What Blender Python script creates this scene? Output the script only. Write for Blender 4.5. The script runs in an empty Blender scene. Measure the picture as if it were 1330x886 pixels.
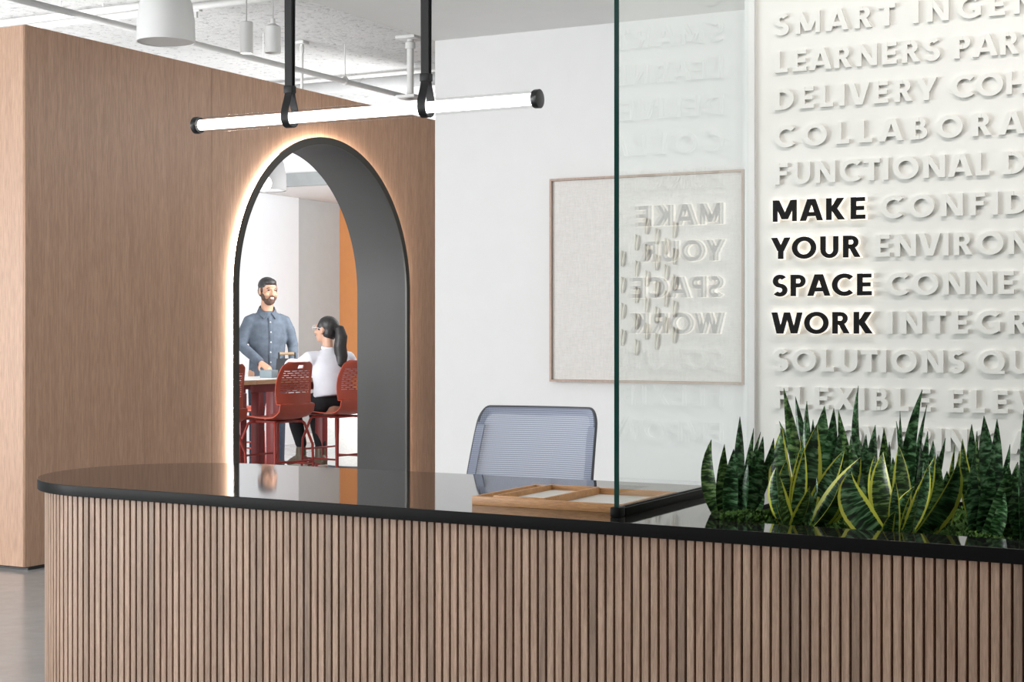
import bpy, bmesh, math, random
from mathutils import Vector, Matrix, noise
random.seed(7)
SC = bpy.context.scene
COL = SC.collection

# ------------------------------------------------------------------ camera
H = 1.27                                   # camera height
YAW = math.radians(27.93)
FPX, HY = 2040.0, 431.5                    # focal length / horizon row for a 1330x886 frame
cam = bpy.data.cameras.new('camera')
cam.sensor_fit = 'HORIZONTAL'; cam.sensor_width = 36.0
cam.lens = 36.0 * FPX / 1330.0
cam.shift_y = -(443.0 - HY) / 1330.0
cam.clip_end = 200
cam_o = bpy.data.objects.new('camera', cam); COL.objects.link(cam_o)
cam_o.location = (0, 0, H)
cam_o.rotation_euler = (math.pi / 2, 0, YAW)
SC.camera = cam_o

# ------------------------------------------------------------------ light
SC.view_settings.view_transform = 'Standard'
SC.view_settings.look = 'None'
SC.view_settings.gamma = 1.0
SC.view_settings.use_curve_mapping = False
SC.view_settings.exposure = 0.0
world = bpy.data.worlds.new('daylight'); SC.world = world
world.use_nodes = True
world.node_tree.nodes['Background'].inputs[0].default_value = (0.93, 0.97, 1.0, 1)
world.node_tree.nodes['Background'].inputs[1].default_value = 0.75

def area(name, loc, target, sx, sy, power, color=(1, 1, 1)):
    l = bpy.data.lights.new(name, 'AREA'); l.shape = 'RECTANGLE'
    l.size = sx; l.size_y = sy; l.energy = power; l.color = color
    o = bpy.data.objects.new(name, l); COL.objects.link(o)
    o.location = loc
    o.rotation_euler = (Vector(target) - Vector(loc)).to_track_quat('-Z', 'Y').to_euler()
    return o
# daylight from the glazed facade on the left
area('window_daylight', (-9.6, -0.8, 1.45), (-4.0, 4.4, 0.55), 4.6, 2.4, 640, (0.97, 0.985, 1.0))
# daylight of the glazed lounge behind the arch
area('lounge_daylight', (-8.3, 7.0, 2.0), (-10.6, 13.0, 1.7), 2.6, 2.4, 170, (1.0, 1.0, 1.0))
area('lounge_wall_fill', (-6.85, 12.0, 2.1), (-10.5, 12.9, 1.6), 1.8, 1.6, 165, (1.0, 1.0, 1.0))  # added fill hidden behind the wood wall, whitens the lounge wall
# recessed linear wall washers in the soffit above the lettered wall
area('wall_washer', (0.3, 3.72, 2.82), (0.3, 4.75, 0.75), 4.0, 0.20, 42, (1.0, 0.96, 0.91))
# added fill lights under the soffit, no fittings: desk front and work area
area('soffit_fill_front', (-3.7, 1.8, 2.82), (-3.9, 4.0, 0.0), 1.2, 1.2, 48, (1.0, 0.98, 0.95))
area('soffit_fill_work', (-3.1, 5.7, 2.82), (-3.1, 5.7, 0.0), 1.6, 1.0, 6, (1.0, 0.98, 0.95))
# added fill hidden behind the white wall, brightens the wood face
area('corridor_fill', (-4.5, 9.0, 2.75), (-6.2, 8.9, 1.3), 2.6, 0.8, 18, (1.0, 0.97, 0.93))

# ------------------------------------------------------------------ helpers
FW = Vector((-math.sin(YAW), math.cos(YAW), 0)); RT = Vector((math.cos(YAW), math.sin(YAW), 0))
def sight(x, y):
    return FW + RT * ((x - 665.0) / FPX) + Vector((0, 0, (HY - y) / FPX))
def on_y(x, y, Y):
    d = sight(x, y); s = Y / d.y
    return Vector((d.x * s, Y, H + d.z * s))
def on_x(x, y, X):
    d = sight(x, y); s = X / d.x
    return Vector((X, d.y * s, H + d.z * s))
def on_z(x, y, Z):
    d = sight(x, y); s = (Z - H) / d.z
    return Vector((d.x * s, d.y * s, Z))

def link(name, mesh, mat, parent=None, kind=None, smooth=None):
    o = bpy.data.objects.new(name, mesh); COL.objects.link(o)
    if mat is not None and not mesh.materials: mesh.materials.append(mat)
    if parent is not None: o.parent = parent
    if kind: o['kind'] = kind
    if smooth is not None: shade(mesh, smooth)
    return o
def shade(mesh, angle):
    for p in mesh.polygons: p.use_smooth = True
    if angle < 180:
        try: mesh.set_sharp_from_angle(angle=math.radians(angle))
        except Exception: pass
def to_mesh(bm, name='m'):
    bmesh.ops.recalc_face_normals(bm, faces=bm.faces)
    me = bpy.data.meshes.new(name); bm.to_mesh(me); bm.free(); return me
def tag(o, label, cat, group=None):
    o['label'] = label; o['category'] = cat
    if group: o['group'] = group
    return o
def thing(name, label, cat, loc=(0, 0, 0), rz=0.0, group=None):
    o = bpy.data.objects.new(name, None); COL.objects.link(o)
    o.empty_display_size = 0.05
    o.location = loc; o.rotation_euler = (0, 0, rz)
    return tag(o, label, cat, group)

def bm_box(bm, a, b, bevel=0.0):
    x0, y0, z0 = a; x1, y1, z1 = b
    r = bmesh.ops.create_cube(bm, size=1.0)
    vs = r['verts']
    for v in vs:
        v.co = Vector(((x0 + x1) / 2 + v.co.x * (x1 - x0), (y0 + y1) / 2 + v.co.y * (y1 - y0), (z0 + z1) / 2 + v.co.z * (z1 - z0)))
    if bevel > 0:
        es = list({e for v in vs for e in v.link_edges})
        bmesh.ops.bevel(bm, geom=es, offset=bevel, segments=2, affect='EDGES', profile=0.5)
def box(name, a, b, mat, parent=None, bevel=0.0, kind=None):
    bm = bmesh.new(); bm_box(bm, a, b, bevel)
    return link(name, to_mesh(bm, name), mat, parent, kind, 35 if bevel else None)

def frame_of(t, hint=None):
    t = t.normalized()
    h = hint if hint is not None else (Vector((0, 0, 1)) if abs(t.z) < 0.9 else Vector((1, 0, 0)))
    u = (h - t * h.dot(t)).normalized()
    return u, t.cross(u).normalized()
def bm_tube(bm, pts, rad, seg=12, hint=None, dome=False):
    """round tube through pts; rad is a radius or one per point, or (a, b) pairs along hint / across it"""
    pts = [Vector(p) for p in pts]; n = len(pts)
    rs = rad if isinstance(rad, (list, tuple)) and len(rad) == n and not isinstance(rad, tuple) else [rad] * n
    rs = [(r, r) if not isinstance(r, (tuple, list)) else tuple(r) for r in rs]
    P, Rr, T = [], [], []
    for i in range(n):
        t = (pts[min(i + 1, n - 1)] - pts[max(i - 1, 0)]).normalized()
        if dome and i == 0:
            for k in (0.95, 0.7, 0.35):
                m = max(rs[0]); P.append(pts[0] - t * m * k); q = math.sqrt(1 - k * k); Rr.append((rs[0][0] * q, rs[0][1] * q)); T.append(t)
        P.append(pts[i]); Rr.append(rs[i]); T.append(t)
        if dome and i == n - 1:
            for k in (0.35, 0.7, 0.95):
                m = max(rs[-1]); P.append(pts[-1] + t * m * k); q = math.sqrt(1 - k * k); Rr.append((rs[-1][0] * q, rs[-1][1] * q)); T.append(t)
    rings = []; u = None
    for p, (a, b), t in zip(P, Rr, T):
        if hint is not None: uu, vv = frame_of(t, Vector(hint))
        elif u is None: uu, vv = frame_of(t)
        else: uu, vv = frame_of(t, u)
        u = uu
        rings.append([bm.verts.new(p + uu * (a * math.cos(2 * math.pi * k / seg)) + vv * (b * math.sin(2 * math.pi * k / seg))) for k in range(seg)])
    for r0, r1 in zip(rings, rings[1:]):
        for k in range(seg):
            bm.faces.new((r0[k], r0[(k + 1) % seg], r1[(k + 1) % seg], r1[k]))
    bm.faces.new(rings[0][::-1]); bm.faces.new(rings[-1])
def tube(name, pts, rad, mat, parent=None, seg=12, hint=None, dome=False):
    bm = bmesh.new(); bm_tube(bm, pts, rad, seg, hint, dome)
    return link(name, to_mesh(bm, name), mat, parent, None, 40)
def bm_lathe(bm, prof, seg=32, c=(0, 0, 0)):
    c = Vector(c); rings = []
    for r, z in prof:
        if r < 1e-6: rings.append([bm.verts.new(c + Vector((0, 0, z)))])
        else: rings.append([bm.verts.new(c + Vector((r * math.cos(2 * math.pi * k / seg), r * math.sin(2 * math.pi * k / seg), z))) for k in range(seg)])
    for a, b in zip(rings, rings[1:]):
        for k in range(seg):
            k2 = (k + 1) % seg
            q = [a[k % len(a)], a[k2 % len(a)], b[k2 % len(b)], b[k % len(b)]]
            q = [v for i, v in enumerate(q) if v not in q[:i]]
            if len(q) > 2: bm.faces.new(q)
def lathe(name, prof, mat, parent=None, seg=32, c=(0, 0, 0), smooth=40):
    bm = bmesh.new(); bm_lathe(bm, prof, seg, c)
    return link(name, to_mesh(bm, name), mat, parent, None, smooth)
def bm_ell(bm, c, r, rot=None, seg=16):
    q = bmesh.ops.create_uvsphere(bm, u_segments=seg, v_segments=max(6, seg // 2 + 2), radius=1.0)
    m = Matrix.Translation(Vector(c)) @ (rot.to_4x4() if rot is not None else Matrix.Identity(4)) @ Matrix.Diagonal((r[0], r[1], r[2], 1))
    bmesh.ops.transform(bm, matrix=m, verts=q['verts'])
def ell(name, c, r, mat, parent=None, rot=None, seg=16):
    bm = bmesh.new(); bm_ell(bm, c, r, rot, seg)
    return link(name, to_mesh(bm, name), mat, parent, None, 180)
def eval_mesh(ob):
    dg = bpy.context.evaluated_depsgraph_get()
    me = bpy.data.meshes.new_from_object(ob.evaluated_get(dg))
    d = ob.data; bpy.data.objects.remove(ob)
    return me
def flat_mesh(loops, z0, z1, bevel=0.0, matrix=None):
    """filled 2-D outline(s) (inner loops are holes) extruded from z0 to z1, optionally mapped by matrix"""
    cu = bpy.data.curves.new('outline', 'CURVE'); cu.dimensions = '2D'; cu.fill_mode = 'BOTH'
    for lp in loops:
        sp = cu.splines.new('POLY'); sp.points.add(len(lp) - 1); sp.use_cyclic_u = True
        for p, q in zip(sp.points, lp): p.co = (q[0], q[1], 0, 1)
    cu.extrude = (z1 - z0) / 2 - bevel; cu.bevel_depth = bevel; cu.bevel_resolution = 2 if bevel else 0
    if bevel: cu.offset = -bevel
    ob = bpy.data.objects.new('outline', cu); COL.objects.link(ob)
    me = eval_mesh(ob); bpy.data.curves.remove(cu)
    me.materials.clear()
    me.transform(Matrix.Translation((0, 0, (z0 + z1) / 2)))
    if matrix is not None: me.transform(matrix)
    bm = bmesh.new(); bm.from_mesh(me)
    bmesh.ops.remove_doubles(bm, verts=bm.verts, dist=1e-5)
    bmesh.ops.recalc_face_normals(bm, faces=bm.faces)
    bm.to_mesh(me); bm.free()
    return me
def blob(build, voxel, smooth=6):
    """union of overlapping closed shapes as one continuous skin"""
    bm = bmesh.new(); build(bm); me = to_mesh(bm, 'blob')
    ob = bpy.data.objects.new('blob', me); COL.objects.link(ob)
    m = ob.modifiers.new('r', 'REMESH'); m.mode = 'VOXEL'; m.voxel_size = voxel
    s = ob.modifiers.new('s', 'SMOOTH'); s.factor = 0.5; s.iterations = smooth
    out = eval_mesh(ob); bpy.data.meshes.remove(me)
    out.materials.clear(); shade(out, 180)
    return out

# ------------------------------------------------------------------ materials
def new_mat(name):
    m = bpy.data.materials.new(name); m.use_nodes = True
    nt = m.node_tree; b = nt.nodes['Principled BSDF']
    return m, nt, b
def N(nt, typ, **kw):
    n = nt.nodes.new(typ)
    for k, v in kw.items():
        if k.startswith('i_'):
            key = k[2:]
            n.inputs[int(key) if key.isdigit() else key.replace('_', ' ')].default_value = v
        else: setattr(n, k, v)
    return n
def ramp(nt, fac, stops):
    r = N(nt, 'ShaderNodeValToRGB'); e = r.color_ramp.elements
    while len(e) < len(stops): e.new(0.5)
    for q, (p, c) in zip(e, stops): q.position = p; q.color = (*c, 1)
    nt.links.new(fac, r.inputs[0]); return r.outputs[0]
def mixc(nt, fac, a, b, mode='MIX'):
    m = N(nt, 'ShaderNodeMix', data_type='RGBA', blend_type=mode)
    for sock, v in ((m.inputs[0], fac), (m.inputs[6], a), (m.inputs[7], b)):
        if isinstance(v, bpy.types.NodeSocket): nt.links.new(v, sock)
        elif isinstance(v, (int, float)): sock.default_value = v
        else: sock.default_value = (*v, 1)
    return m.outputs[2]
def math_n(nt, op, a, b=0.0, c=None):
    m = N(nt, 'ShaderNodeMath', operation=op)
    for s, v in zip(m.inputs, (a, b, c)):
        if v is None: continue
        if isinstance(v, bpy.types.NodeSocket): nt.links.new(v, s)
        else: s.default_value = v
    return m.outputs[0]
def mapped(nt, scale, coord='Object', offset=None):
    tc = N(nt, 'ShaderNodeTexCoord'); mp = N(nt, 'ShaderNodeMapping')
    mp.inputs['Scale'].default_value = scale
    src = tc.outputs[coord]
    if offset is not None:
        a = N(nt, 'ShaderNodeVectorMath', operation='ADD'); nt.links.new(src, a.inputs[0]); nt.links.new(offset, a.inputs[1]); src = a.outputs[0]
    nt.links.new(src, mp.inputs['Vector']); return mp.outputs[0]
def noise_n(nt, vec, scale, detail=4, rough=0.55, dist=0.0):
    n = N(nt, 'ShaderNodeTexNoise'); nt.links.new(vec, n.inputs['Vector'])
    n.inputs['Scale'].default_value = scale; n.inputs['Detail'].default_value = detail
    n.inputs['Roughness'].default_value = rough; n.inputs['Distortion'].default_value = dist
    return n.outputs[0]
def bump(nt, b, height, strength, dist=0.002):
    n = N(nt, 'ShaderNodeBump'); n.inputs['Strength'].default_value = strength; n.inputs['Distance'].default_value = dist
    nt.links.new(height, n.inputs['Height']); nt.links.new(n.outputs[0], b.inputs['Normal'])
def plain(name, col, rough=0.5, metal=0.0, var=0.06, scale=9.0, spec=0.5, bmp=0.0, bscale=200, sheen=0.0):
    m, nt, b = new_mat(name)
    n = noise_n(nt, mapped(nt, (1, 1, 1)), scale)
    c = ramp(nt, n, [(0.3, tuple(v * (1 - var) for v in col)), (0.7, tuple(min(1, v * (1 + var)) for v in col))])
    nt.links.new(c, b.inputs['Base Color'])
    b.inputs['Roughness'].default_value = rough; b.inputs['Metallic'].default_value = metal
    b.inputs['Specular IOR Level'].default_value = spec
    if sheen: b.inputs['Sheen Weight'].default_value = sheen
    if bmp: bump(nt, b, noise_n(nt, mapped(nt, (1, 1, 1)), bscale, 3), bmp, 0.002)
    return m
def emitter(name, col, strength):
    m, nt, b = new_mat(name)
    b.inputs['Base Color'].default_value = (0.9, 0.9, 0.9, 1)
    b.inputs['Emission Color'].default_value = (*col, 1); b.inputs['Emission Strength'].default_value = strength
    return m
def wood(name, light, dark, grain=14.0, along=(1, 1, 0.05), rough=0.5, per_object=False, contrast=1.0, rand=0.14):
    m, nt, b = new_mat(name)
    off = None
    if per_object:
        oi = N(nt, 'ShaderNodeObjectInfo'); k = math_n(nt, 'MULTIPLY', oi.outputs['Random'], 37.0)
        cv = N(nt, 'ShaderNodeCombineXYZ')
        for s in cv.inputs: nt.links.new(k, s)
        off = cv.outputs[0]
    v = mapped(nt, along, offset=off)
    a = noise_n(nt, v, grain, 5, 0.6, 1.2)
    f = noise_n(nt, mapped(nt, tuple(s * 1.0 for s in along), offset=off), grain * 11, 3, 0.6)
    base = ramp(nt, a, [(0.5 - 0.2 / contrast, dark), (0.5 + 0.2 / contrast, light)])
    pores = ramp(nt, f, [(0.40, (0.72, 0.70, 0.68)), (0.58, (1, 1, 1))])
    c = mixc(nt, 0.75, base, pores, 'MULTIPLY')
    if per_object:
        r = ramp(nt, oi.outputs['Random'], [(0.0, (1 - rand,) * 3), (0.35, (1, 0.97, 0.96)), (0.7, (1, 1.0, 1.0)), (1.0, (1 - rand * 0.4, 1 - rand * 0.55, 1 - rand * 0.6))])
        c = mixc(nt, 1.0, c, r, 'MULTIPLY')
    nt.links.new(c, b.inputs['Base Color'])
    b.inputs['Roughness'].default_value = rough
    bump(nt, b, f, 0.12, 0.001)
    return m

def clear_glass(name, tint, ior=1.5, rough=0.0):
    m, nt, b = new_mat(name)
    nt.nodes.remove(b)
    tr = N(nt, 'ShaderNodeBsdfTransparent'); tr.inputs[0].default_value = (*tint, 1)
    gl = N(nt, 'ShaderNodeBsdfGlossy'); gl.inputs['Roughness'].default_value = rough; gl.inputs[0].default_value = (1, 1, 1, 1)
    fr = N(nt, 'ShaderNodeFresnel'); fr.inputs[0].default_value = ior
    # the pane seen from inside has the inverse ratio: use the geometric facing so both faces reflect alike
    geo = N(nt, 'ShaderNodeNewGeometry')
    io = math_n(nt, 'SUBTRACT', ior, math_n(nt, 'MULTIPLY', geo.outputs['Backfacing'], ior - 1.0 / ior))
    nt.links.new(io, fr.inputs[0])
    mx = N(nt, 'ShaderNodeMixShader')
    nt.links.new(fr.outputs[0], mx.inputs[0]); nt.links.new(tr.outputs[0], mx.inputs[1]); nt.links.new(gl.outputs[0], mx.inputs[2])
    nt.links.new(mx.outputs[0], nt.nodes['Material Output'].inputs[0])
    return m

M = {}
M['white_wall'] = plain('white_paint', (0.75, 0.75, 0.745), 0.65, var=0.01)
M['letter_wall'] = plain('letter_wall_paint', (0.80, 0.79, 0.76), 0.55, var=0.01)
M['cool_white'] = plain('cool_white_paint', (0.70, 0.75, 0.79), 0.65, var=0.01)
M['soffit'] = plain('soffit_paint', (0.80, 0.80, 0.79), 0.8, var=0.01)
M['veneer'] = wood('oak_veneer', (0.60, 0.375, 0.255), (0.485, 0.295, 0.198), 9.0, (2.2, 2.2, 0.10), 0.45, contrast=0.8)
M['veneer_core'] = plain('veneer_core', (0.10, 0.06, 0.04), 0.8)
M['block_wall'] = plain('warm_grey_block_wall', (0.30, 0.29, 0.28), 0.8)  # kept dark so the added unseen walls bounce little light
M['slat'] = wood('oak_slat', (0.54, 0.375, 0.275), (0.28, 0.18, 0.122), 13.0, (3.2, 3.2, 0.22), 0.5, per_object=True, contrast=0.9, rand=0.34)
M['slat_back'] = plain('slat_backing', (0.22, 0.095, 0.045), 0.8, spec=0.1)
M['tray_wood'] = wood('tray_oak', (0.62, 0.33, 0.14), (0.44, 0.22, 0.09), 22.0, (0.2, 2.0, 2.0), 0.5)
M['tray_base'] = plain('tray_lining', (0.62, 0.60, 0.57), 0.5)
M['frame_wood'] = wood('frame_oak', (0.52, 0.38, 0.31), (0.40, 0.28, 0.22), 30.0, (2, 2, 0.2), 0.5)
M['black_metal'] = plain('black_metal', (0.012, 0.012, 0.013), 0.35, 0.2)
M['bronze'] = plain('dark_bronze', (0.060, 0.058, 0.052), 0.45, 0.3)
M['arch_grey'] = plain('arch_grey_paint', (0.062, 0.062, 0.061), 0.55, var=0.02, spec=0.25)
M['strap'] = plain('black_leather', (0.008, 0.008, 0.009), 0.5, spec=0.25, bmp=0.3)
M['led'] = emitter('led_warm', (1.0, 0.86, 0.71), 26.0)
M['lamp_core'] = emitter('tube_core', (1.0, 0.99, 0.96), 5.0)
M['halo'] = emitter('halo_acrylic', (1.0, 0.88, 0.72), 0.9)
M['globe'] = emitter('globe_glow', (1.0, 0.99, 0.97), 2.0)
M['down'] = emitter('downlight_glow', (1.0, 0.98, 0.94), 2.0)
M['letter'] = plain('letter_white', (0.80, 0.79, 0.76), 0.5, var=0.01)
M['letter_black'] = plain('letter_black', (0.006, 0.005, 0.006), 0.5, spec=0.2)
M['glass'] = clear_glass('partition_glass', (0.968, 0.988, 0.981))
M['tube_glass'] = clear_glass('tube_glass', (0.93, 0.93, 0.93), 1.12)
M['glass_edge'] = plain('glass_edge', (0.004, 0.045, 0.036), 0.12)
M['channel'] = plain('channel_black', (0.006, 0.006, 0.006), 0.45, spec=0.1)
M['white_metal'] = plain('white_powder_coat', (0.76, 0.76, 0.75), 0.55, var=0.02)
M['pipe'] = plain('painted_pipe', (0.55, 0.55, 0.54), 0.6, var=0.05)
M['red_plastic'] = plain('red_plastic', (0.36, 0.052, 0.024), 0.45, var=0.04)
M['red_steel'] = plain('red_steel', (0.26, 0.024, 0.015), 0.45, var=0.04)
M['red_table'] = plain('red_table_steel', (0.19, 0.018, 0.016), 0.45, var=0.04)
M['laminate'] = plain('white_laminate', (0.80, 0.80, 0.79), 0.3, var=0.01)
M['ply'] = wood('ply_edge', (0.62, 0.43, 0.25), (0.48, 0.31, 0.16), 30, (0.3, 0.3, 4), 0.5)
M['grey_wall'] = plain('warm_grey_paint', (0.43, 0.47, 0.485), 0.7, var=0.02)
M['dark_grey_panel'] = plain('dark_grey_panel', (0.24, 0.25, 0.25), 0.6)
M['orange_wall'] = plain('orange_paint', (0.50, 0.20, 0.065), 0.65, var=0.03)
M['tote'] = plain('charcoal_felt', (0.045, 0.048, 0.052), 0.9)
M['box_grey'] = plain('grey_box', (0.17, 0.21, 0.23), 0.6)
M['boucle'] = plain('white_boucle', (0.74, 0.73, 0.70), 0.95, var=0.05, scale=60, bmp=1.0, bscale=55)
M['plastic_dark'] = plain('dark_grey_plastic', (0.06, 0.065, 0.08), 0.45)
M['fabric_blue'] = plain('blue_grey_fabric', (0.20, 0.23, 0.31), 0.9, bmp=0.3)

# polished concrete floor
m, nt, b = new_mat('polished_concrete'); M['floor'] = m
v = mapped(nt, (1, 1, 1)); a = noise_n(nt, v, 0.9, 6, 0.6, 0.6); c2 = noise_n(nt, v, 14, 5, 0.6)
c = mixc(nt, 0.35, ramp(nt, a, [(0.3, (0.36, 0.37, 0.375)), (0.7, (0.50, 0.51, 0.515))]), ramp(nt, c2, [(0.3, (0.36, 0.37, 0.375)), (0.7, (0.50, 0.51, 0.515))]))
nt.links.new(c, b.inputs['Base Color'])
nt.links.new(ramp(nt, a, [(0.3, (0.14,) * 3), (0.7, (0.26,) * 3)]), b.inputs['Roughness'])
# rough painted concrete deck overhead
m, nt, b = new_mat('painted_deck'); M['deck'] = m
v = mapped(nt, (1, 1, 1)); a = noise_n(nt, v, 15, 8, 0.75, 0.3); g = noise_n(nt, v, 0.9, 3)
pits = ramp(nt, a, [(0.36, (0.36, 0.36, 0.36)), (0.46, (0.70, 0.70, 0.69))])
big = ramp(nt, g, [(0.35, (0.86,) * 3), (0.65, (1,) * 3)])
nt.links.new(mixc(nt, 1.0, pits, big, 'MULTIPLY'), b.inputs['Base Color']); b.inputs['Roughness'].default_value = 0.9
bump(nt, b, a, 1.0, 0.03)
# dark quartz
m, nt, b = new_mat('dark_quartz'); M['quartz'] = m
a = noise_n(nt, mapped(nt, (1, 1, 1)), 260, 2); g = noise_n(nt, mapped(nt, (1, 1, 1)), 6, 4)
c = mixc(nt, 0.5, ramp(nt, a, [(0.45, (0.009, 0.009, 0.009)), (0.72, (0.028, 0.026, 0.024))]), ramp(nt, g, [(0.35, (0.008,) * 3), (0.7, (0.018, 0.017, 0.016))]))
nt.links.new(c, b.inputs['Base Color']); b.inputs['Roughness'].default_value = 0.045
b.inputs['Specular IOR Level'].default_value = 0.8
M['quartz_edge'] = plain('honed_quartz_edge', (0.006, 0.006, 0.006), 0.4, spec=0.07)
# linen canvas
m, nt, b = new_mat('linen_canvas'); M['linen'] = m
h1 = noise_n(nt, mapped(nt, (160, 30, 22)), 1, 4, 0.7); h2 = noise_n(nt, mapped(nt, (24, 30, 190)), 1, 4, 0.7)
hh = math_n(nt, 'ADD', h1, h2)
nt.links.new(ramp(nt, math_n(nt, 'MULTIPLY', hh, 0.5), [(0.35, (0.66, 0.635, 0.605)), (0.65, (0.78, 0.755, 0.73))]), b.inputs['Base Color'])
b.inputs['Roughness'].default_value = 0.9; bump(nt, b, hh, 0.5, 0.003)
# woven fibre of the artwork's knots
m, nt, b = new_mat('cotton_rope'); M['rope'] = m
w = N(nt, 'ShaderNodeTexWave', bands_direction='DIAGONAL'); w.inputs['Scale'].default_value = 70; w.inputs['Distortion'].default_value = 2
nt.links.new(mapped(nt, (1, 1, 1)), w.inputs['Vector'])
nt.links.new(ramp(nt, w.outputs[1], [(0.2, (0.60, 0.55, 0.48)), (0.8, (0.78, 0.75, 0.70))]), b.inputs['Base Color']); b.inputs['Roughness'].default_value = 0.9
# chair mesh: woven ribs with open gaps
m, nt, b = new_mat('blue_grey_mesh'); M['mesh'] = m
tc = N(nt, 'ShaderNodeTexCoord'); sp = N(nt, 'ShaderNodeSeparateXYZ'); nt.links.new(tc.outputs['Object'], sp.inputs[0])
def stripe(sock, pitch, lo, hi):
    s = math_n(nt, 'SINE', math_n(nt, 'MULTIPLY', sock, 2 * math.pi / pitch))
    r = N(nt, 'ShaderNodeMapRange'); r.inputs[1].default_value = lo; r.inputs[2].default_value = hi
    nt.links.new(s, r.inputs[0]); return r.outputs[0]
rib = stripe(sp.outputs[2], 0.0076, -0.35, 0.35); rib2 = stripe(sp.outputs[0], 0.0065, 0.0, 0.6)
nt.links.new(mixc(nt, rib, (0.50, 0.55, 0.68), (0.20, 0.23, 0.31)), b.inputs['Base Color']); b.inputs['Roughness'].default_value = 0.8
al = math_n(nt, 'MAXIMUM', rib, math_n(nt, 'MULTIPLY', rib2, 0.75))
nt.links.new(math_n(nt, 'MULTIPLY_ADD', al, 0.35, 0.60), b.inputs['Alpha'])
# snake-plant leaves: cross bands, some with a yellow margin
def leaf_mat(name, margin):
    m, nt, b = new_mat(name)
    tc = N(nt, 'ShaderNodeTexCoord'); sp = N(nt, 'ShaderNodeSeparateXYZ'); nt.links.new(tc.outputs['UV'], sp.inputs[0])
    oi = N(nt, 'ShaderNodeObjectInfo')
    cv = N(nt, 'ShaderNodeCombineXYZ'); nt.links.new(math_n(nt, 'MULTIPLY', sp.outputs[0], 1.5), cv.inputs[0])
    nt.links.new(math_n(nt, 'MULTIPLY', sp.outputs[1], 26.0), cv.inputs[1]); nt.links.new(math_n(nt, 'MULTIPLY', oi.outputs['Random'], 50.0), cv.inputs[2])
    band = noise_n(nt, cv.outputs[0], 1.0, 2.5, 0.6, 0.5)
    c = ramp(nt, band, [(0.38, (0.004, 0.015, 0.005)), (0.46, (0.013, 0.048, 0.014)), (0.53, (0.055, 0.145, 0.06)), (0.66, (0.20, 0.33, 0.21))])
    tint = ramp(nt, oi.outputs['Random'], [(0.0, (0.55, 0.62, 0.55)), (0.5, (0.9, 1.0, 0.85)), (1.0, (1.0, 0.86, 0.45))])
    c = mixc(nt, 1.0, c, tint, 'MULTIPLY')
    if margin:
        d = math_n(nt, 'ABSOLUTE', math_n(nt, 'SUBTRACT', sp.outputs[0], 0.5))
        wob = math_n(nt, 'MULTIPLY_ADD', band, 0.08, 0.0)
        e = math_n(nt, 'GREATER_THAN', math_n(nt, 'ADD', d, wob), 0.418)
        c = mixc(nt, e, c, (0.55, 0.58, 0.075))
    nt.links.new(c, b.inputs['Base Color']); b.inputs['Roughness'].default_value = 0.32
    b.inputs['Specular IOR Level'].default_value = 0.5
    return m
M['leaf'] = leaf_mat('snake_leaf_green', False); M['leaf_y'] = leaf_mat('snake_leaf_margin', True)
m, nt, b = new_mat('moss'); M['moss'] = m
a = noise_n(nt, mapped(nt, (1, 1, 1)), 38, 6, 0.7)
nt.links.new(ramp(nt, a, [(0.3, (0.010, 0.026, 0.006)), (0.5, (0.06, 0.15, 0.022)), (0.7, (0.19, 0.36, 0.05))]), b.inputs['Base Color']); b.inputs['Roughness'].default_value = 0.95
bump(nt, b, noise_n(nt, mapped(nt, (1, 1, 1)), 170, 4, 0.7), 1.0, 0.01)

# ------------------------------------------------------------------ the setting
WX = -6.191; BOXT = 2.905; Y0 = 6.162           # wood clad wall: face plane, height, near end
WT = 0.385
AC, AZ, AR = 8.93, 1.555, 1.0                    # arch centre, spring line, clear radius
LW = 4.755; GX = -1.67                            # lettered wall plane, glass plane
WW = 7.3; WWX = -4.34; SOF = 2.843                # white wall plane, its free end, soffit height
DECK = 3.6
box('floor', (-24, -9, -0.1), (4, 28, 0.0), M['floor'], kind='structure')
box('ceiling', (-24, -9, DECK), (4, 28, DECK + 0.2), M['deck'], kind='structure')
box('ceiling_soffit', (WWX, -5.0, SOF), (2.6, WW + 0.15, DECK), M['soffit'], kind='structure')
box('wall_back', (WWX, WW, 0), (GX - 0.01, WW + 0.15, SOF), M['white_wall'], kind='structure')
box('wall_letter', (GX + 0.022, LW, 0), (2.6, WW + 0.15, SOF), M['letter_wall'], kind='structure')
box('trim_1', (GX - 0.010, LW - 0.012, 0), (GX + 0.022, WW, SOF), M['white_wall'], kind='structure')
box('wall_block_right', (2.4, -5.0, 0), (2.6, LW, SOF), M['block_wall'], kind='structure')  # unseen, added to block daylight from the right
box('wall_block_rear', (-7.0, -5.2, 0), (2.6, -5.0, DECK), M['block_wall'], kind='structure')  # unseen, added to darken the counter's reflections and keep daylight to the left

def arch_loop(r, ya, yb, zt, n=48):
    """outline in (y, z) of the wall from ya to yb with the arch of radius r cut from below"""
    pts = [(ya, 0.012)]
    lo, hi = AC - r, AC + r
    if ya < lo < yb: pts += [(lo, 0.012), (lo, AZ)]
    elif ya >= lo: pts[0] = (ya, AZ + math.sqrt(max(0, r * r - (ya - AC) ** 2)))
    for k in range(1, n):
        th = math.pi - math.pi * k / n; y = AC + r * math.cos(th)
        if ya < y < yb: pts.append((y, AZ + r * math.sin(th)))
    if ya < hi < yb: pts += [(hi, AZ), (hi, 0.012), (yb, 0.012)]
    elif yb <= hi: pts.append((yb, AZ + math.sqrt(max(0, r * r - (yb - AC) ** 2))))
    return pts + [(yb, zt), (ya, zt)]
YZX = Matrix(((0, 0, 1, 0), (1, 0, 0, 0), (0, 1, 0, 0), (0, 0, 0, 1)))     # (u, v, w) -> x=w, y=u, z=v
YE = 11.27
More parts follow.
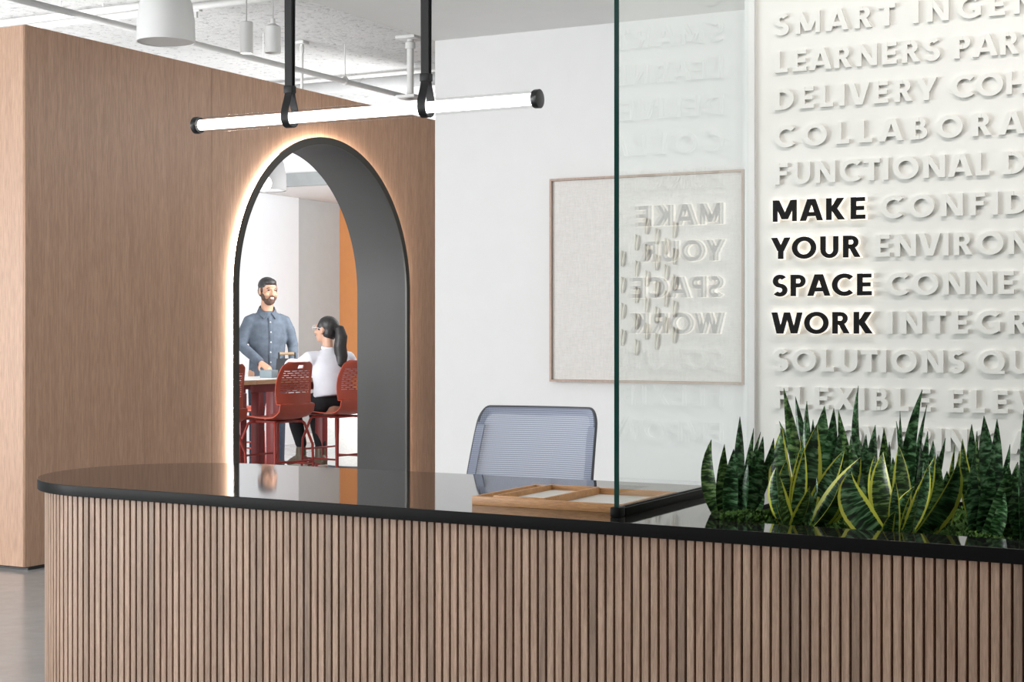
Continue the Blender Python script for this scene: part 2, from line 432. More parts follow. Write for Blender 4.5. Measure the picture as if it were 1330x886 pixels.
wl = link('wall_left', flat_mesh([arch_loop(AR + 0.034, Y0 + 0.02, YE, BOXT - 0.003)], WX - WT + 0.02, WX - 0.019, 0, YZX), M['veneer_core'], kind='structure')
G = 0.0022
for ya, yb in ((Y0, 7.713), (7.713, 8.897), (8.897, 10.084), (10.084, YE)):
    a = ya + (G if ya > Y0 else 0)
    link('panel', flat_mesh([arch_loop(AR + 0.034, a, yb - G, BOXT) if yb > 7.8 and ya < 10.0 else [(a, 0.02), (yb - G, 0.02), (yb - G, BOXT), (a, BOXT)]], WX - 0.019, WX, 0, YZX), M['veneer'], wl)
box('panel', (WX - WT, Y0, 0.02), (WX - 0.0195, Y0 + 0.0195, BOXT), M['veneer'], wl)
link('panel', flat_mesh([arch_loop(AR + 0.034, Y0 + 0.021, YE, BOXT)], WX - WT, WX - WT + 0.019, 0, YZX), M['white_wall'], wl)
bs = box('baseboard_left', (WX - WT + 0.03, Y0 + 0.03, 0), (WX - 0.012, AC - AR - 0.036, 0.02), M['black_metal'], kind='structure')

# arch surround: grey lining, bronze front flange standing proud, LED strip tucked behind it
def arch_ring(r0, r1, x0, x1, n=64):
    bm = bmesh.new(); prof = []
    for r in (r0, r1):
        path = [(AC - r, 0.0)] + [(AC - r * math.cos(math.pi * k / n), AZ + r * math.sin(math.pi * k / n)) for k in range(n + 1)] + [(AC + r, 0.0)]
        prof.append(path)
    q = [[[bm.verts.new((x, y, z)) for y, z in p] for p in prof] for x in (x0, x1)]
    L = len(prof[0])
    for i in range(L - 1):
        bm.faces.new((q[0][0][i], q[0][0][i + 1], q[1][0][i + 1], q[1][0][i]))
        bm.faces.new((q[0][1][i], q[0][1][i + 1], q[1][1][i + 1], q[1][1][i]))
        bm.faces.new((q[0][0][i], q[0][0][i + 1], q[0][1][i + 1], q[0][1][i]))
        bm.faces.new((q[1][0][i], q[1][0][i + 1], q[1][1][i + 1], q[1][1][i]))
    for i in (0, L - 1): bm.faces.new((q[0][0][i], q[0][1][i], q[1][1][i], q[1][0][i]))
    return to_mesh(bm)
sur = thing('arch_surround', 'dark grey arched portal lining with warm backlit rim in wood wall', 'archway', (0, 0, 0))
link('lining', arch_ring(AR, AR + 0.028, WX - WT - 0.01, WX + 0.030), M['arch_grey'], sur, smooth=30)
link('flange', arch_ring(AR - 0.001, AR + 0.047, WX + 0.0302, WX + 0.044), M['bronze'], sur, smooth=30)
link('led_strip', arch_ring(AR + 0.0282, AR + 0.033, WX + 0.004, WX + 0.026), M['led'], sur, smooth=30)

# lounge beyond the arch
GW = -10.55
box('wall_far', (-24, 20.0, 0), (4, 20.2, DECK), M['white_wall'], kind='structure')
wy = on_x(388, 300, GW).y; oy = on_x(443, 300, GW).y
box('wall_lounge', (GW - 0.2, 9.0, 0), (GW, wy, 3.1), M['cool_white'], kind='structure')
box('wall_grey', (GW - 0.2, wy + 0.001, 0), (GW - 0.02, oy, 2.80), M['grey_wall'], kind='structure')
box('wall_orange', (GW - 0.2, oy + 0.001, 0), (-4.4, oy + 0.2, 2.80), M['orange_wall'], kind='structure')
box('ceiling_lounge', (GW - 0.2, 13.45, 2.801), (-4.4, oy + 0.2, 2.86), M['white_wall'], kind='structure')
box('trim_2', (GW + 0.02, 13.40, 2.790), (-4.4, 13.448, 2.93), M['dark_grey_panel'], kind='structure')
box('trim_added', (GW - 0.2, 13.46, 2.861), (-4.4, 13.6, DECK), M['white_wall'], kind='structure')  # added white face that catches lounge light in place of the bright ceiling
box('baseboard_grey', (GW - 0.019, wy + 0.01, 0), (GW - 0.005, oy, 0.10), M['white_wall'], kind='structure')

# ------------------------------------------------------------------ overhead services
PX = -7.15
pz = 3.3
p = thing('conduit', 'long grey suspended conduit running over the wood wall toward the far room', 'pipe', (PX, 6, pz))
tube('pipe_run', [(0, -3.5, 0), (0, 5.5, 0)], 0.022, M['pipe'], p)
for yy in (0.6, 2.6, 4.6): tube('hanger_rod', [(0, yy, 0.02), (0, yy, DECK - pz)], 0.005, M['pipe'], p, 8); 
for yy in (0.6, 2.6, 4.6): lathe('clamp', [(0.0, -0.03), (0.012, -0.03), (0.03, -0.012), (0.03, 0.02), (0.012, 0.04), (0, 0.04)], M['pipe'], p, 12, (0, yy, 0))
for nm, lab, yp, zz, r in (('sprinkler_pipe', 'pale sprinkler pipe crossing above the wood wall corner, nearer one', None, 3.44, 0.024),
                           ('sprinkler_pipe', 'pale pipe crossing below the ceiling, behind the nearer sprinkler pipe', 0.42, 3.50, 0.026)):
    base = on_z(90, 19, 3.44)
    y = base.y + (yp or 0)
    t = thing(nm, lab, 'pipe', (-9.5, y, zz), group='sprinkler pipes under the ceiling')
    tube('pipe_run', [(-3, 0, 0), (4.9, 0, 0)], r, M['pipe'], t)
    for xx in (1.72, 4.0): tube('hanger_rod', [(xx, 0, 0.02), (xx, 0, DECK - zz)], 0.005, M['pipe'], t, 8)
c0 = on_z(255, 9, 3.5)
t = thing('wall_bracket', 'thin dark cable with small clamp beside the white dome lamp', 'cable', c0)
tube('cable', [(-0.6, -0.02, 0.0), (0, 0, 0), (0.25, 0.05, 0.02), (0.7, 0.2, 0.099)], 0.006, M['plastic_dark'], t, 8)
box('clamp', (-0.04, -0.02, -0.035), (0.04, 0.02, 0.03), M['pipe'], t, 0.006)
tube('sprinkler_head', [(0.0, 0, -0.03), (0.0, 0, -0.075)], 0.012, M['pipe'], t, 8)
for px, ytop, ybot, lab, r in ((533, 49, 130, 'white vertical pipe drop with square plates near soffit edge', 0.027), (392, 55, 128, 'slim white vertical pipe behind the left strap', 0.013)):
    a = on_z(px, ytop, DECK - 0.01)
    dz = (ybot - ytop) * (a - Vector((0, 0, H))).dot(FW) / FPX
    t = thing('pipe_drop', lab, 'pipe', (a.x, a.y, DECK - dz), group='vertical pipe drops')
    tube('pipe', [(0, 0, 0), (0, 0, dz)], r, M['pipe'], t)
    for zz in (0.0, dz - 0.025): box('plate', (-3.2 * r, -3.2 * r, zz), (3.2 * r, 3.2 * r, zz + 0.024), M['pipe'], t, 0.003)
    lathe('collar', [(r, 0), (r * 1.5, 0.004), (r * 1.5, 0.05), (r, 0.06)], M['pipe'], t, 16, (0, 0, dz - 0.1))
d0 = on_z(520, 106, 3.5)
M['duct'] = plain('grey_duct', (0.36, 0.36, 0.36), 0.6)
t = thing('air_duct', 'grey spiral air duct under the far ceiling above the wood wall', 'duct', (d0.x, d0.y, 3.5))
tube('duct_run', [(-4, 0, 0), (3, 0, 0)], 0.058, M['duct'], t, 24)
for k in range(9): tube('seam_ring', [(-3.6 + 0.8 * k, 0, 0), (-3.585 + 0.8 * k, 0, 0)], 0.062, M['duct'], t, 24)
t = tag(box('ceiling_beam', (d0.x - 4, d0.y + 0.4, 3.42), (d0.x + 3, d0.y + 0.44, 3.45), M['white_metal'], None, 0.004), 'white metal channel below the far grey duct', 'beam')

# pendants
def dome(name, label, loc, R, hgt, group=None, mat='white_metal'):
    t = thing(name, label, 'pendant lamp', loc, group=group)
    prof = [(R * 0.10, hgt), (R * 0.45, hgt * 0.97), (R * 0.72, hgt * 0.86), (R * 0.90, hgt * 0.66), (R * 0.985, hgt * 0.38), (R, 0.0), (R - 0.006, 0.0), (R * 0.975, hgt * 0.36), (R * 0.88, hgt * 0.63), (R * 0.70, hgt * 0.83), (R * 0.4, hgt * 0.93), (0, hgt * 0.95)]
    lathe('lamp_shade', prof, M[mat], t, 48, smooth=60)
    lathe('diffuser', [(0, 0.012), (R * 0.965, 0.012), (R * 0.965, 0.004), (0, 0.004)], M['diff'], t, 40)
    tube('cord', [(0, 0, hgt * 0.96), (0, 0, DECK - loc[2])], 0.004, M['white_metal'], t, 8)
    lathe('cap', [(0, hgt + 0.06), (R * 0.1, hgt + 0.055), (R * 0.12, hgt * 0.97), (0, hgt * 0.97)], M['white_metal'], t, 16)
    return t
M['dimmed_white'] = plain('dimmed_white_shade', (0.15, 0.15, 0.15), 0.7, var=0.02)  # white lamp shade darkened in its colour to stand in for shading
M['diff'] = plain('lamp_diffuser', (0.62, 0.62, 0.62), 0.6, var=0.01)
c = on_y(215.5, 55, 6.24)
dome('dome_pendant', 'large white dome pendant lamp hanging in front of the wood wall', c, 0.147, 0.30, 'white pendants over the wood wall')
for px, yb, w, hpx, lab, tail in ((320, 69.5, 17.0, 40, 'slim white cylinder pendant with lit underside, left of the pair', False), (354.5, 69, 20.5, 38, 'white bottle-necked cylinder pendant lamp, right of the pair', True)):
    b0 = on_y(px, yb, 7.24); dd = (b0 - Vector((0, 0, H))).dot(FW)
    R = w * dd / FPX / 2; hh = hpx * dd / FPX
    t = thing('cylinder_pendant', lab, 'pendant lamp', b0, group='white pendants over the wood wall')
    top = [(R, hh), (R * 0.9, hh + 0.004), (0, hh + 0.004)] if not tail else [(R, hh * 0.9), (R * 0.35, hh), (R * 0.3, hh + 0.03), (0, hh + 0.032)]
    lathe('lamp_shade', [(0, 0.008), (R - 0.004, 0.008), (R - 0.004, 0.0), (R, 0.0)] + top, M['white_metal'], t, 32)
    if not tail: lathe('lamp_lens', [(0, 0.002), (R - 0.005, 0.002), (R - 0.005, 0.007), (0, 0.007)], M['down'], t, 24)
    tube('cord', [(0, 0, hh), (0, 0, DECK - b0.z)], 0.004, M['pipe'], t, 8)
# lamp seen through the arch: dome and glowing globe
c = on_y(341, 246, 11.2)
t = dome('dome_pendant', 'white dome pendant seen through the arch top beside glowing globe', (c.x, c.y, c.z - 0.01), 0.21, 0.36, 'pendants in the lounge', 'dimmed_white')
c = on_y(342, 238, 9.9)
t = thing('globe_pendant', 'glowing white globe pendant seen through the arch', 'pendant lamp', c, group='pendants in the lounge')
ell('globe', (0, 0, 0), (0.066,) * 3, M['globe'], t, seg=32)
tube('cord', [(0, 0, 0.06), (0, 0, DECK - c.z)], 0.003, M['white_metal'], t, 8)

# ------------------------------------------------------------------ reception desk
DZ = 0.79; TH = 0.034
DC = Vector((-3.47, 4.16)); DR = 0.465
XE = 1.2
def front_y(x): return 3.695 - 0.0362 * (x + 3.47)
BY = 4.625
def desk_outline(inset, back=True):
    r = DR - inset; pts = []
    for k in range(65):
        a = -math.pi / 2 - 0.0362 - (math.pi - 0.0362) * k / 64
        pts.append((DC.x + r * math.cos(a), DC.y + r * math.sin(a)))
    return pts
top_out = [(XE, front_y(XE))] + desk_outline(0.0) + [(GX + 0.03, BY), (GX + 0.03, LW - 0.004), (XE, LW - 0.004)]
hx0, hx1 = -1.425, -0.25
def hole_y(x): return front_y(x) + 0.165
hole = [(hx0, hole_y(hx0)), (hx1, hole_y(hx1)), (hx1, 4.52), (hx0, 4.52)]
ct = link('countertop', flat_mesh([top_out, hole], DZ - TH, DZ, 0.002), M['quartz'], None, None, 30)
for pl in ct.data.polygons:
    if abs(pl.normal.z) > 0.95: pl.use_smooth = False
    else: pl.material_index = 1
ct.data.materials.append(M['quartz_edge'])
tag(ct, 'polished black stone countertop with rounded end on the slatted reception desk', 'countertop')

desk = thing('reception_desk', 'curved reception desk clad in vertical oak slats under black stone top', 'reception desk', (0, 0, 0))
INS = 0.024; SD = 0.014
outer = [(XE - 0.03, front_y(XE) + INS + SD)] + desk_outline(INS + SD) + [(-2.9, BY - INS - SD)]
inner = [(-2.9, BY - INS - SD - 0.03)] + [q for q in reversed(desk_outline(INS + SD + 0.03))] + [(XE - 0.03, front_y(XE) + INS + SD + 0.03)]
link('body_panel', flat_mesh([outer + inner], 0.0, DZ - TH - 0.0005), M['slat_back'], desk, None, 30)
box('end_panel', (XE - 0.03, front_y(XE) + INS + SD, 0), (XE - 0.005, LW - 0.01, DZ - TH - 0.0005), M['slat_back'], desk)
bm = bmesh.new(); bm_box(bm, (-0.0094, -SD, 0.05), (0.0094, -0.0002, DZ - TH - 0.0008))
es = [e for e in bm.edges if abs(e.verts[0].co.z - e.verts[1].co.z) > 0.1 and e.verts[0].co.y < -SD / 2]
bmesh.ops.bevel(bm, geom=es, offset=0.0010, segments=1, affect='EDGES')
slat_me = to_mesh(bm, 'slat'); slat_me.materials.append(M['slat'])
PITCH = 0.0247
spots = []
x = XE - 0.04
ang = math.atan(-0.0362)
while x > DC.x:
    spots.append((x, front_y(x) + INS + SD, ang)); x -= PITCH * math.cos(ang)
rr = DR - INS - SD; a = -math.pi / 2 + ang - (DC.x - rr * 0.0362 - x) / (rr + SD)
while a > -math.pi * 1.5:
    spots.append((DC.x + rr * math.cos(a), DC.y + rr * math.sin(a), a + math.pi / 2)); a -= PITCH / (rr + SD)
for sx, sy, sa in spots:
    o = bpy.data.objects.new('slat', slat_me); COL.objects.link(o); o.parent = desk
    o.location = (sx, sy, 0); o.rotation_euler = (0, 0, sa)

# glass screen on the counter
gy0 = on_z(822, 673, DZ).y
gp = thing('glass_screen', 'tall clear glass screen with green edge standing on the counter', 'glass screen', (GX, gy0, DZ))
GT = 0.0125; gtop = SOF - 0.002 - DZ; gl = LW - 0.013 - gy0
box('pane', (-0.003, 0.004, 0.004), (0.003, gl, gtop), M['glass'], gp)
box('front_edge', (-GT / 2, 0.0, 0.004), (GT / 2, 0.0038, gtop), M['glass_edge'], gp)
for s in (-1, 1): box('channel', (s * (GT / 2 + 0.0005) if s > 0 else -GT / 2 - 0.008, 0.03, 0.0), (GT / 2 + 0.008 if s > 0 else -GT / 2 - 0.0005, gl, 0.022), M['channel'], gp, 0.001)
box('clamp', (-GT / 2 - 0.007, -0.012, 0.0), (GT / 2 + 0.007, 0.03, 0.026), M['channel'], gp, 0.003)

# wooden trays
def tray(name, label, x0, x1, y0, y1, hgt, th, z):
    t = thing(name, label, 'tray', ((x0 + x1) / 2, (y0 + y1) / 2, z), group='oak trays on the counter')
    a, b = (x1 - x0) / 2, (y1 - y0) / 2
    box('base', (-a + th, -b + th, 0.0005), (a - th, b - th, 0.006), M['tray_base'], t)
    box('side', (-a, -b, 0), (a, -b + th, hgt), M['tray_wood'], t, 0.0012); box('side', (-a, b - th, 0), (a, b, hgt), M['tray_wood'], t, 0.0012)
    box('side', (-a, -b + th, 0), (-a + th, b - th, hgt), M['tray_wood'], t, 0.0012); box('side', (a - th, -b + th, 0), (a, b - th, hgt), M['tray_wood'], t, 0.0012)
    return t
tray('desk_tray', 'wide shallow oak tray on black counter beside the glass screen', -2.145, GX - 0.018, 3.808, 4.19, 0.024, 0.009, DZ)
tray('letter_tray', 'small oak tray nested in the left side of the wide tray', -2.085, -1.925, 3.820, 4.178, 0.021, 0.008, DZ + 0.0065)

# planter trough, moss and snake plants
pt = thing('planter_box', 'black metal planter trough sunk into the counter right of the glass', 'planter', ((hx0 + hx1) / 2, 4.1, 0.6))
px0, px1, py0, py1 = hx0 + 0.001, hx1 - 0.001, hole_y(hx0) + 0.001, 4.519
loc = pt.location
def pb(n, a, b): box(n, tuple(a[i] - loc[i] for i in range(3)), tuple(b[i] - loc[i] for i in range(3)), M['black_metal'], pt)
fy0, fy1 = hole_y(px0) + 0.002, hole_y(px1) + 0.002
link('wall', flat_mesh([[(px0 - loc[0], fy0 - loc[1]), (px1 - loc[0], fy1 - loc[1]), (px1 - loc[0], fy1 + 0.004 - loc[1]), (px0 - loc[0], fy0 + 0.004 - loc[1])]], 0.0, DZ - 0.012 - 0.6), M['black_metal'], pt)
pb('wall', (px0, 4.514, 0.6), (px1, 4.518, DZ - 0.012)); pb('wall', (px0, fy0 + 0.004, 0.6), (px0 + 0.004, 4.514, DZ - 0.012)); pb('wall', (px1 - 0.004, fy1 + 0.004, 0.6), (px1, 4.514, DZ - 0.012))
pb('base', (px0 + 0.004, fy0 + 0.004, 0.6), (px1 - 0.004, 4.514, 0.604))
bm = bmesh.new()
NX, NY = 72, 40; g = []
for i in range(NX + 1):
    row = []
    for j in range(NY + 1):
        x = px0 + 0.006 + (px1 - px0 - 0.012) * i / NX; ya = hole_y(x) + 0.009; y = ya + (4.512 - ya) * j / NY
        z = 0.752 + 0.045 * noise.noise(Vector((x * 7, y * 7, 0))) + 0.022 * noise.noise(Vector((x * 28, y * 28, 3))) + 0.012 * noise.noise(Vector((x * 70, y * 70, 5)))
        row.append(bm.verts.new((x, y, min(z, 0.80))))
    g.append(row)
for i in range(NX):
    for j in range(NY): bm.faces.new((g[i][j], g[i + 1][j], g[i + 1][j + 1], g[i][j + 1]))
def sprig(x, y, z, s):
    for k in range(4):
        a = random.uniform(0, 6.28); d = Vector((math.cos(a), math.sin(a), random.uniform(0.7, 1.8))).normalized() * s
        n = Vector((-d.y, d.x, 0)).normalized() * s * 0.22; c = Vector((x, y, z))
        bm.faces.new([bm.verts.new(q) for q in (c - n * 0.5, c + d * 0.5 - n, c + d, c + d * 0.5 + n, c + n * 0.5)])
for k in range(3200):
    x = random.uniform(px0 + 0.02, px1 - 0.02); y = hole_y(x) + 0.012 + (4.505 - hole_y(x)) * random.random() ** 1.6
    sprig(x, min(y, 4.5), 0.752 + 0.045 * noise.noise(Vector((x * 7, y * 7, 0))) + 0.012, random.uniform(0.008, 0.02))
for k in range(500):
    x = hx0 + 0.01 + 0.09 * random.random(); y = hole_y(x) + 0.01 + 0.12 * random.random()
    sprig(x, y, 0.765 + 0.03 * random.random(), random.uniform(0.01, 0.022))
ms = link('moss', to_mesh(bm, 'moss'), M['moss'], None, 'stuff', 180)
tag(ms, 'green moss carpet around the snake plants in the planter', 'moss')

def leaf_mesh(T, W, bend, facing, twist, cup):
    """one strap leaf from the origin to T: lens-shaped section, pointed tip"""
    bm = bmesh.new(); uvl = bm.loops.layers.uv.new('UVMap')
    nv, rings, vv = 11, [], []
    ctrl = T * 0.5 + bend
    for i in range(nv + 1):
        v = i / nv; v = v ** 0.9
        p = ctrl * (2 * v * (1 - v)) + T * (v * v)
        t = (ctrl * (2 - 4 * v) + T * (2 * v)).normalized()
        a = facing + twist * v
        side = Vector((math.cos(a), math.sin(a), 0)); side = (side - t * side.dot(t)).normalized(); nrm = side.cross(t).normalized()
        w = W * 1.04 * (1 - v) * (0.46 + 2.85 * v)
        w = max(w, 0.0006); th = 0.0022 * (1 - 0.7 * v)
        row = []
        for u, f in ((-1, 0), (-0.55, 1), (0, 1), (0.55, 1), (1, 0), (0.55, -1), (0, -1), (-0.55, -1)):
            cz = cup * w * (u * u)
            row.append((bm.verts.new(p + side * (u * w) + nrm * (cz + f * th)), u * 0.5 + 0.5))
        rings.append(row); vv.append(v)
    for i in range(nv):
        for k in range(8):
            k2 = (k + 1) % 8
            q = [(rings[i][k], vv[i]), (rings[i][k2], vv[i]), (rings[i + 1][k2], vv[i + 1]), (rings[i + 1][k], vv[i + 1])]
            f = bm.faces.new([a[0][0] for a in q])
            for lp, a in zip(f.loops, q): lp[uvl].uv = (a[0][1], a[1])
    bm.faces.new([a[0] for a in rings[-1]]); bm.faces.new([a[0] for a in rings[0]][::-1])
    me = to_mesh(bm, 'leaf'); shade(me, 70); return me
def plant(label, base_px, Y, leaves, extra=0):
    """leaves: (tip px, tip py, width px, yellow margin, side bend px[, depth shift])"""
    b0 = on_y(base_px, 600, Y); base = Vector((b0.x, Y, 0.752))
    t = thing('snake_plant', label, 'plant', base, group='snake plants in the planter')
    sc = (base - Vector((0, 0, H))).dot(FW) / FPX
    for k, lf in enumerate(leaves):
        tx, ty, w, yel, bend = lf[:5]; dep = lf[5] if len(lf) > 5 else random.uniform(-0.05, 0.06)
        foot = Vector((random.uniform(-0.018, 0.018) + (tx - base_px) * sc * 0.22, max(-0.04, dep * 0.5), 0))
        tip = on_y(tx, ty, Y + dep) - base - foot
        me = leaf_mesh(tip, w * sc / 2 * (1.12 if yel else 0.90), RT * bend * sc * 1.5 + Vector((0, random.uniform(-0.03, 0.015), 0)), YAW + random.uniform(-0.5, 0.5), random.uniform(-0.5, 0.5), random.choice((-0.35, 0.35, 0.25)))
        o = link('leaf', me, M['leaf_y'] if yel else M['leaf'], t)
        o.location = foot
    for k in range(extra):
        a = random.uniform(0, 6.28); foot = Vector((0.03 * math.cos(a), 0.03 * math.sin(a), 0))
        tip = Vector((0.05 * math.cos(a), 0.05 * math.sin(a), random.uniform(0.10, 0.22)))
        o = link('leaf', leaf_mesh(tip, random.uniform(0.014, 0.022), Vector((0.02 * math.cos(a), 0.02 * math.sin(a), 0)), random.uniform(0, 6.28), 0.4, 0.3), M['leaf'], t)
        o.location = foot
plant('dark green banded snake plant at left end of the planter, nearest the glass', 957, 3.97,
      [(924, 571, 22, 0, -14, -.04), (941, 577, 24, 0, -8, -.06), (953, 583, 22, 0, -4, -.08), (961, 541, 18, 0, 2, .05), (979, 556, 12, 0, 4), (991, 567, 22, 0, 4), (988, 561, 11, 0, -2, .08), (1005, 569, 18, 0, 8), (972, 600, 18, 0, 0, -.06)], 2)
plant('broad variegated snake plant with yellow margins, left front of the planter', 1034, 3.93,
      [(1016, 556, 28, 1, -12, .06), (1008, 607, 24, 1, -12, -.05), (1022, 597, 26, 1, -12, -.02), (1061, 551, 36, 1, -4, .04), (1043, 574, 20, 1, 2), (1052, 632, 20, 1, 6, -.07), (1118, 594, 32, 1, 8, .0), (1090, 629, 26, 1, 14, -.06), (1097, 584, 22, 1, 0, .05), (1040, 566, 16, 1, 0, .07)], 2)
plant('tall dark snake plant behind the left variegated one', 1062, 4.28,
      [(1018, 504, 20, 0, 2), (1033, 515, 18, 0, 0), (1048, 521, 16, 0, -6), (1071, 527, 32, 0, -4), (1083, 530, 24, 0, 6), (1090, 562, 24, 0, 8), (1012, 547, 14, 0, 0), (1056, 545, 16, 0, 0), (1046, 540, 14, 0, 0)], 2)
plant('slender leaved snake plant standing at the middle back of the planter', 1128, 4.30,
      [(1115, 501, 14, 0, -12), (1089, 533, 18, 0, -4), (1137, 552, 22, 0, 0), (1148, 556, 18, 0, 4), (1125, 564, 18, 0, -4), (1105, 566, 20, 0, -4), (1117, 572, 22, 0, 0), (1155, 574, 22, 0, 6)], 2)
plant('variegated snake plant with curled yellow edged leaves at planter centre front', 1165, 3.89,
      [(1105, 612, 36, 1, -26, -.03), (1147, 587, 28, 1, -10, .03), (1167, 579, 26, 1, 6, .06), (1163, 624, 14, 1, 0, -.05), (1188, 632, 16, 1, -14, -.02), (1244, 599, 34, 1, 16, .0), (1214, 592, 20, 1, 6, .06), (1206, 604, 18, 1, 10, .03), (1163, 664, 16, 1, -6, -.07), (1136, 592, 22, 1, -8, .08)], 2)
plant('tall snake plant with one broad blade rising at the back right of centre', 1186, 4.26,
      [(1198, 506, 20, 0, -14), (1204, 526, 9, 0, -4), (1169, 534, 10, 0, 0), (1181, 561, 24, 0, 0), (1195, 577, 24, 0, 4), (1164, 547, 10, 0, 0), (1212, 572, 20, 0, 8), (1228, 569, 14, 0, 6), (1205, 560, 14, 0, 2)], 2)
plant('short leaning snake plant between the centre and right clumps', 1226, 4.12,
      [(1240, 578, 12, 1, 2), (1246, 586, 18, 1, 8), (1218, 590, 20, 0, -2), (1252, 640, 14, 1, -10, -.08), (1200, 600, 18, 0, -6), (1230, 612, 22, 0, 2)], 2)
plant('upright dark snake plant with broad pointed blades, right clump', 1277, 3.95,
      [(1262, 551, 24, 0, -4), (1278, 540, 30, 0, 0, .05), (1295, 544, 22, 0, 2), (1269, 560, 12, 0, -2), (1310, 604, 28, 0, 12, -.07), (1250, 570, 18, 1, -8), (1265, 590, 24, 0, -6, -.06), (1288, 590, 26, 0, 2, -.04), (1300, 575, 16, 0, 2), (1312, 577, 14, 0, 6), (1305, 640, 20, 0, 6, -.08)], 2)
plant('snake plant cut by the right picture edge, thin blade rising', 1330, 3.99,
      [(1330, 532, 12, 0, -4), (1322, 600, 22, 0, -10, -.05), (1335, 590, 26, 0, 0), (1345, 560, 24, 0, 4), (1360, 580, 24, 0, 8), (1318, 610, 26, 0, -6, -.06), (1334, 625, 26, 0, 4, -.07)], 4)

# ------------------------------------------------------------------ lettered wall
CAP = 0.0672; ROW0, ROWP = 47.5, 48.25
glyph_cache = {}
S_, T_ = 0.225, 0.20                       # stem and bar weight for a cap height of 1
def GB(x0, y0, x1, y1): return ('b', x0, y0, x1, y1)
def GD(x0, y0, x1, y1, hw=0.118): return ('d', x0, y0, x1, y1, hw)
def GA(cx, cy, rx, ry, a0, a1): return ('a', cx, cy, rx, ry, a0, a1)
GLYPHS = {
 'I': [GB(0, 0, S_, 1)], 'L': [GB(0, 0, S_, 1), GB(0, 0, .56, T_)],
 'E': [GB(0, 0, S_, 1), GB(0, 0, .62, T_), GB(0, .5 - T_ / 2, .57, .5 + T_ / 2), GB(0, 1 - T_, .61, 1)],
 'F': [GB(0, 0, S_, 1), GB(0, .42, .54, .42 + T_), GB(0, 1 - T_, .59, 1)],
 'H': [GB(0, 0, S_, 1), GB(.60, 0, .60 + S_, 1), GB(0, .5 - T_ / 2, .7, .5 + T_ / 2)],
 'T': [GB(0, 1 - T_, .70, 1), GB(.35 - S_ / 2, 0, .35 + S_ / 2, 1)],
 'U': [GB(0, .38, S_, 1), GB(.78 - S_, .38, .78, 1), GA(.39, .385, .39, .40, 180, 360)],
 'O': [GA(.53, .5, .53, .515, 0, 360)], 'Q': [GA(.53, .5, .53, .515, 0, 360), GB(.62, -.02, 1.06, .13)],
 'C': [GA(.53, .5, .53, .515, 46, 314)],
 'G': [GA(.53, .5, .53, .515, 46, 316), GB(.95 - S_, .10, .95, .52), GB(.60, .52 - T_, .95, .52)],
 'D': [GB(0, 0, S_, 1), GB(.1, 0, .34, T_), GB(.1, 1 - T_, .34, 1), GA(.34, .5, .52, .5, -90, 90)],
 'P': [GB(0, 0, S_, 1), GB(.1, 1 - T_, .35, 1), GB(.1, .40, .35, .40 + T_), GA(.35, .70, .31, .30, -90, 90)],
 'R': [GB(0, 0, S_, 1), GB(.1, 1 - T_, .35, 1), GB(.1, .40, .38, .40 + T_), GA(.35, .70, .31, .30, -90, 90), GD(.62, 0, .36, .48, .125)],
 'B': [GB(0, 0, S_, 1), GB(.1, 1 - T_, .36, 1), GB(.1, .435, .38, .435 + T_), GB(.1, 0, .38, T_), GA(.36, .725, .28, .275, -90, 90), GA(.38, .30, .33, .30, -90, 90)],
 'K': [GB(0, 0, S_, 1), GD(.28, .46, .62, 1, .135), GD(.66, 0, .28, .58, .14)],
 'M': [GB(0, 0, .195, 1), GB(.86, 0, 1.055, 1), GD(.53, .10, .13, 1, .13), GD(.525, .10, .925, 1, .13)],
 'N': [GB(0, 0, S_, 1), GB(.66, 0, .66 + S_, 1), GD(.745, 0, .12, 1, .12)],
 'A': [GD(.115, 0, .44, 1, .115), GD(.865, 0, .54, 1, .115), GB(.25, .20, .73, .20 + T_)],
 'V': [GD(.415, 0, .115, 1, .115), GD(.475, 0, .775, 1, .115)],
 'W': [GD(.345, 0, .115, 1, .113), GD(.40, 0, .66, 1, .10), GD(.96, 0, .70, 1, .10), GD(1.015, 0, 1.245, 1, .113)],
 'X': [GD(.12, 0, .72, 1, .128), GD(.72, 0, .12, 1, .128)],
 'Y': [GB(.42 - S_ / 2, 0, .42 + S_ / 2, .46), GD(.42, .36, .12, 1, .122), GD(.42, .36, .72, 1, .122)],
 'S': [GA(.34, .71, .315, .305, 35, 270), GA(.335, .29, .335, .305, -145, 90)],
}
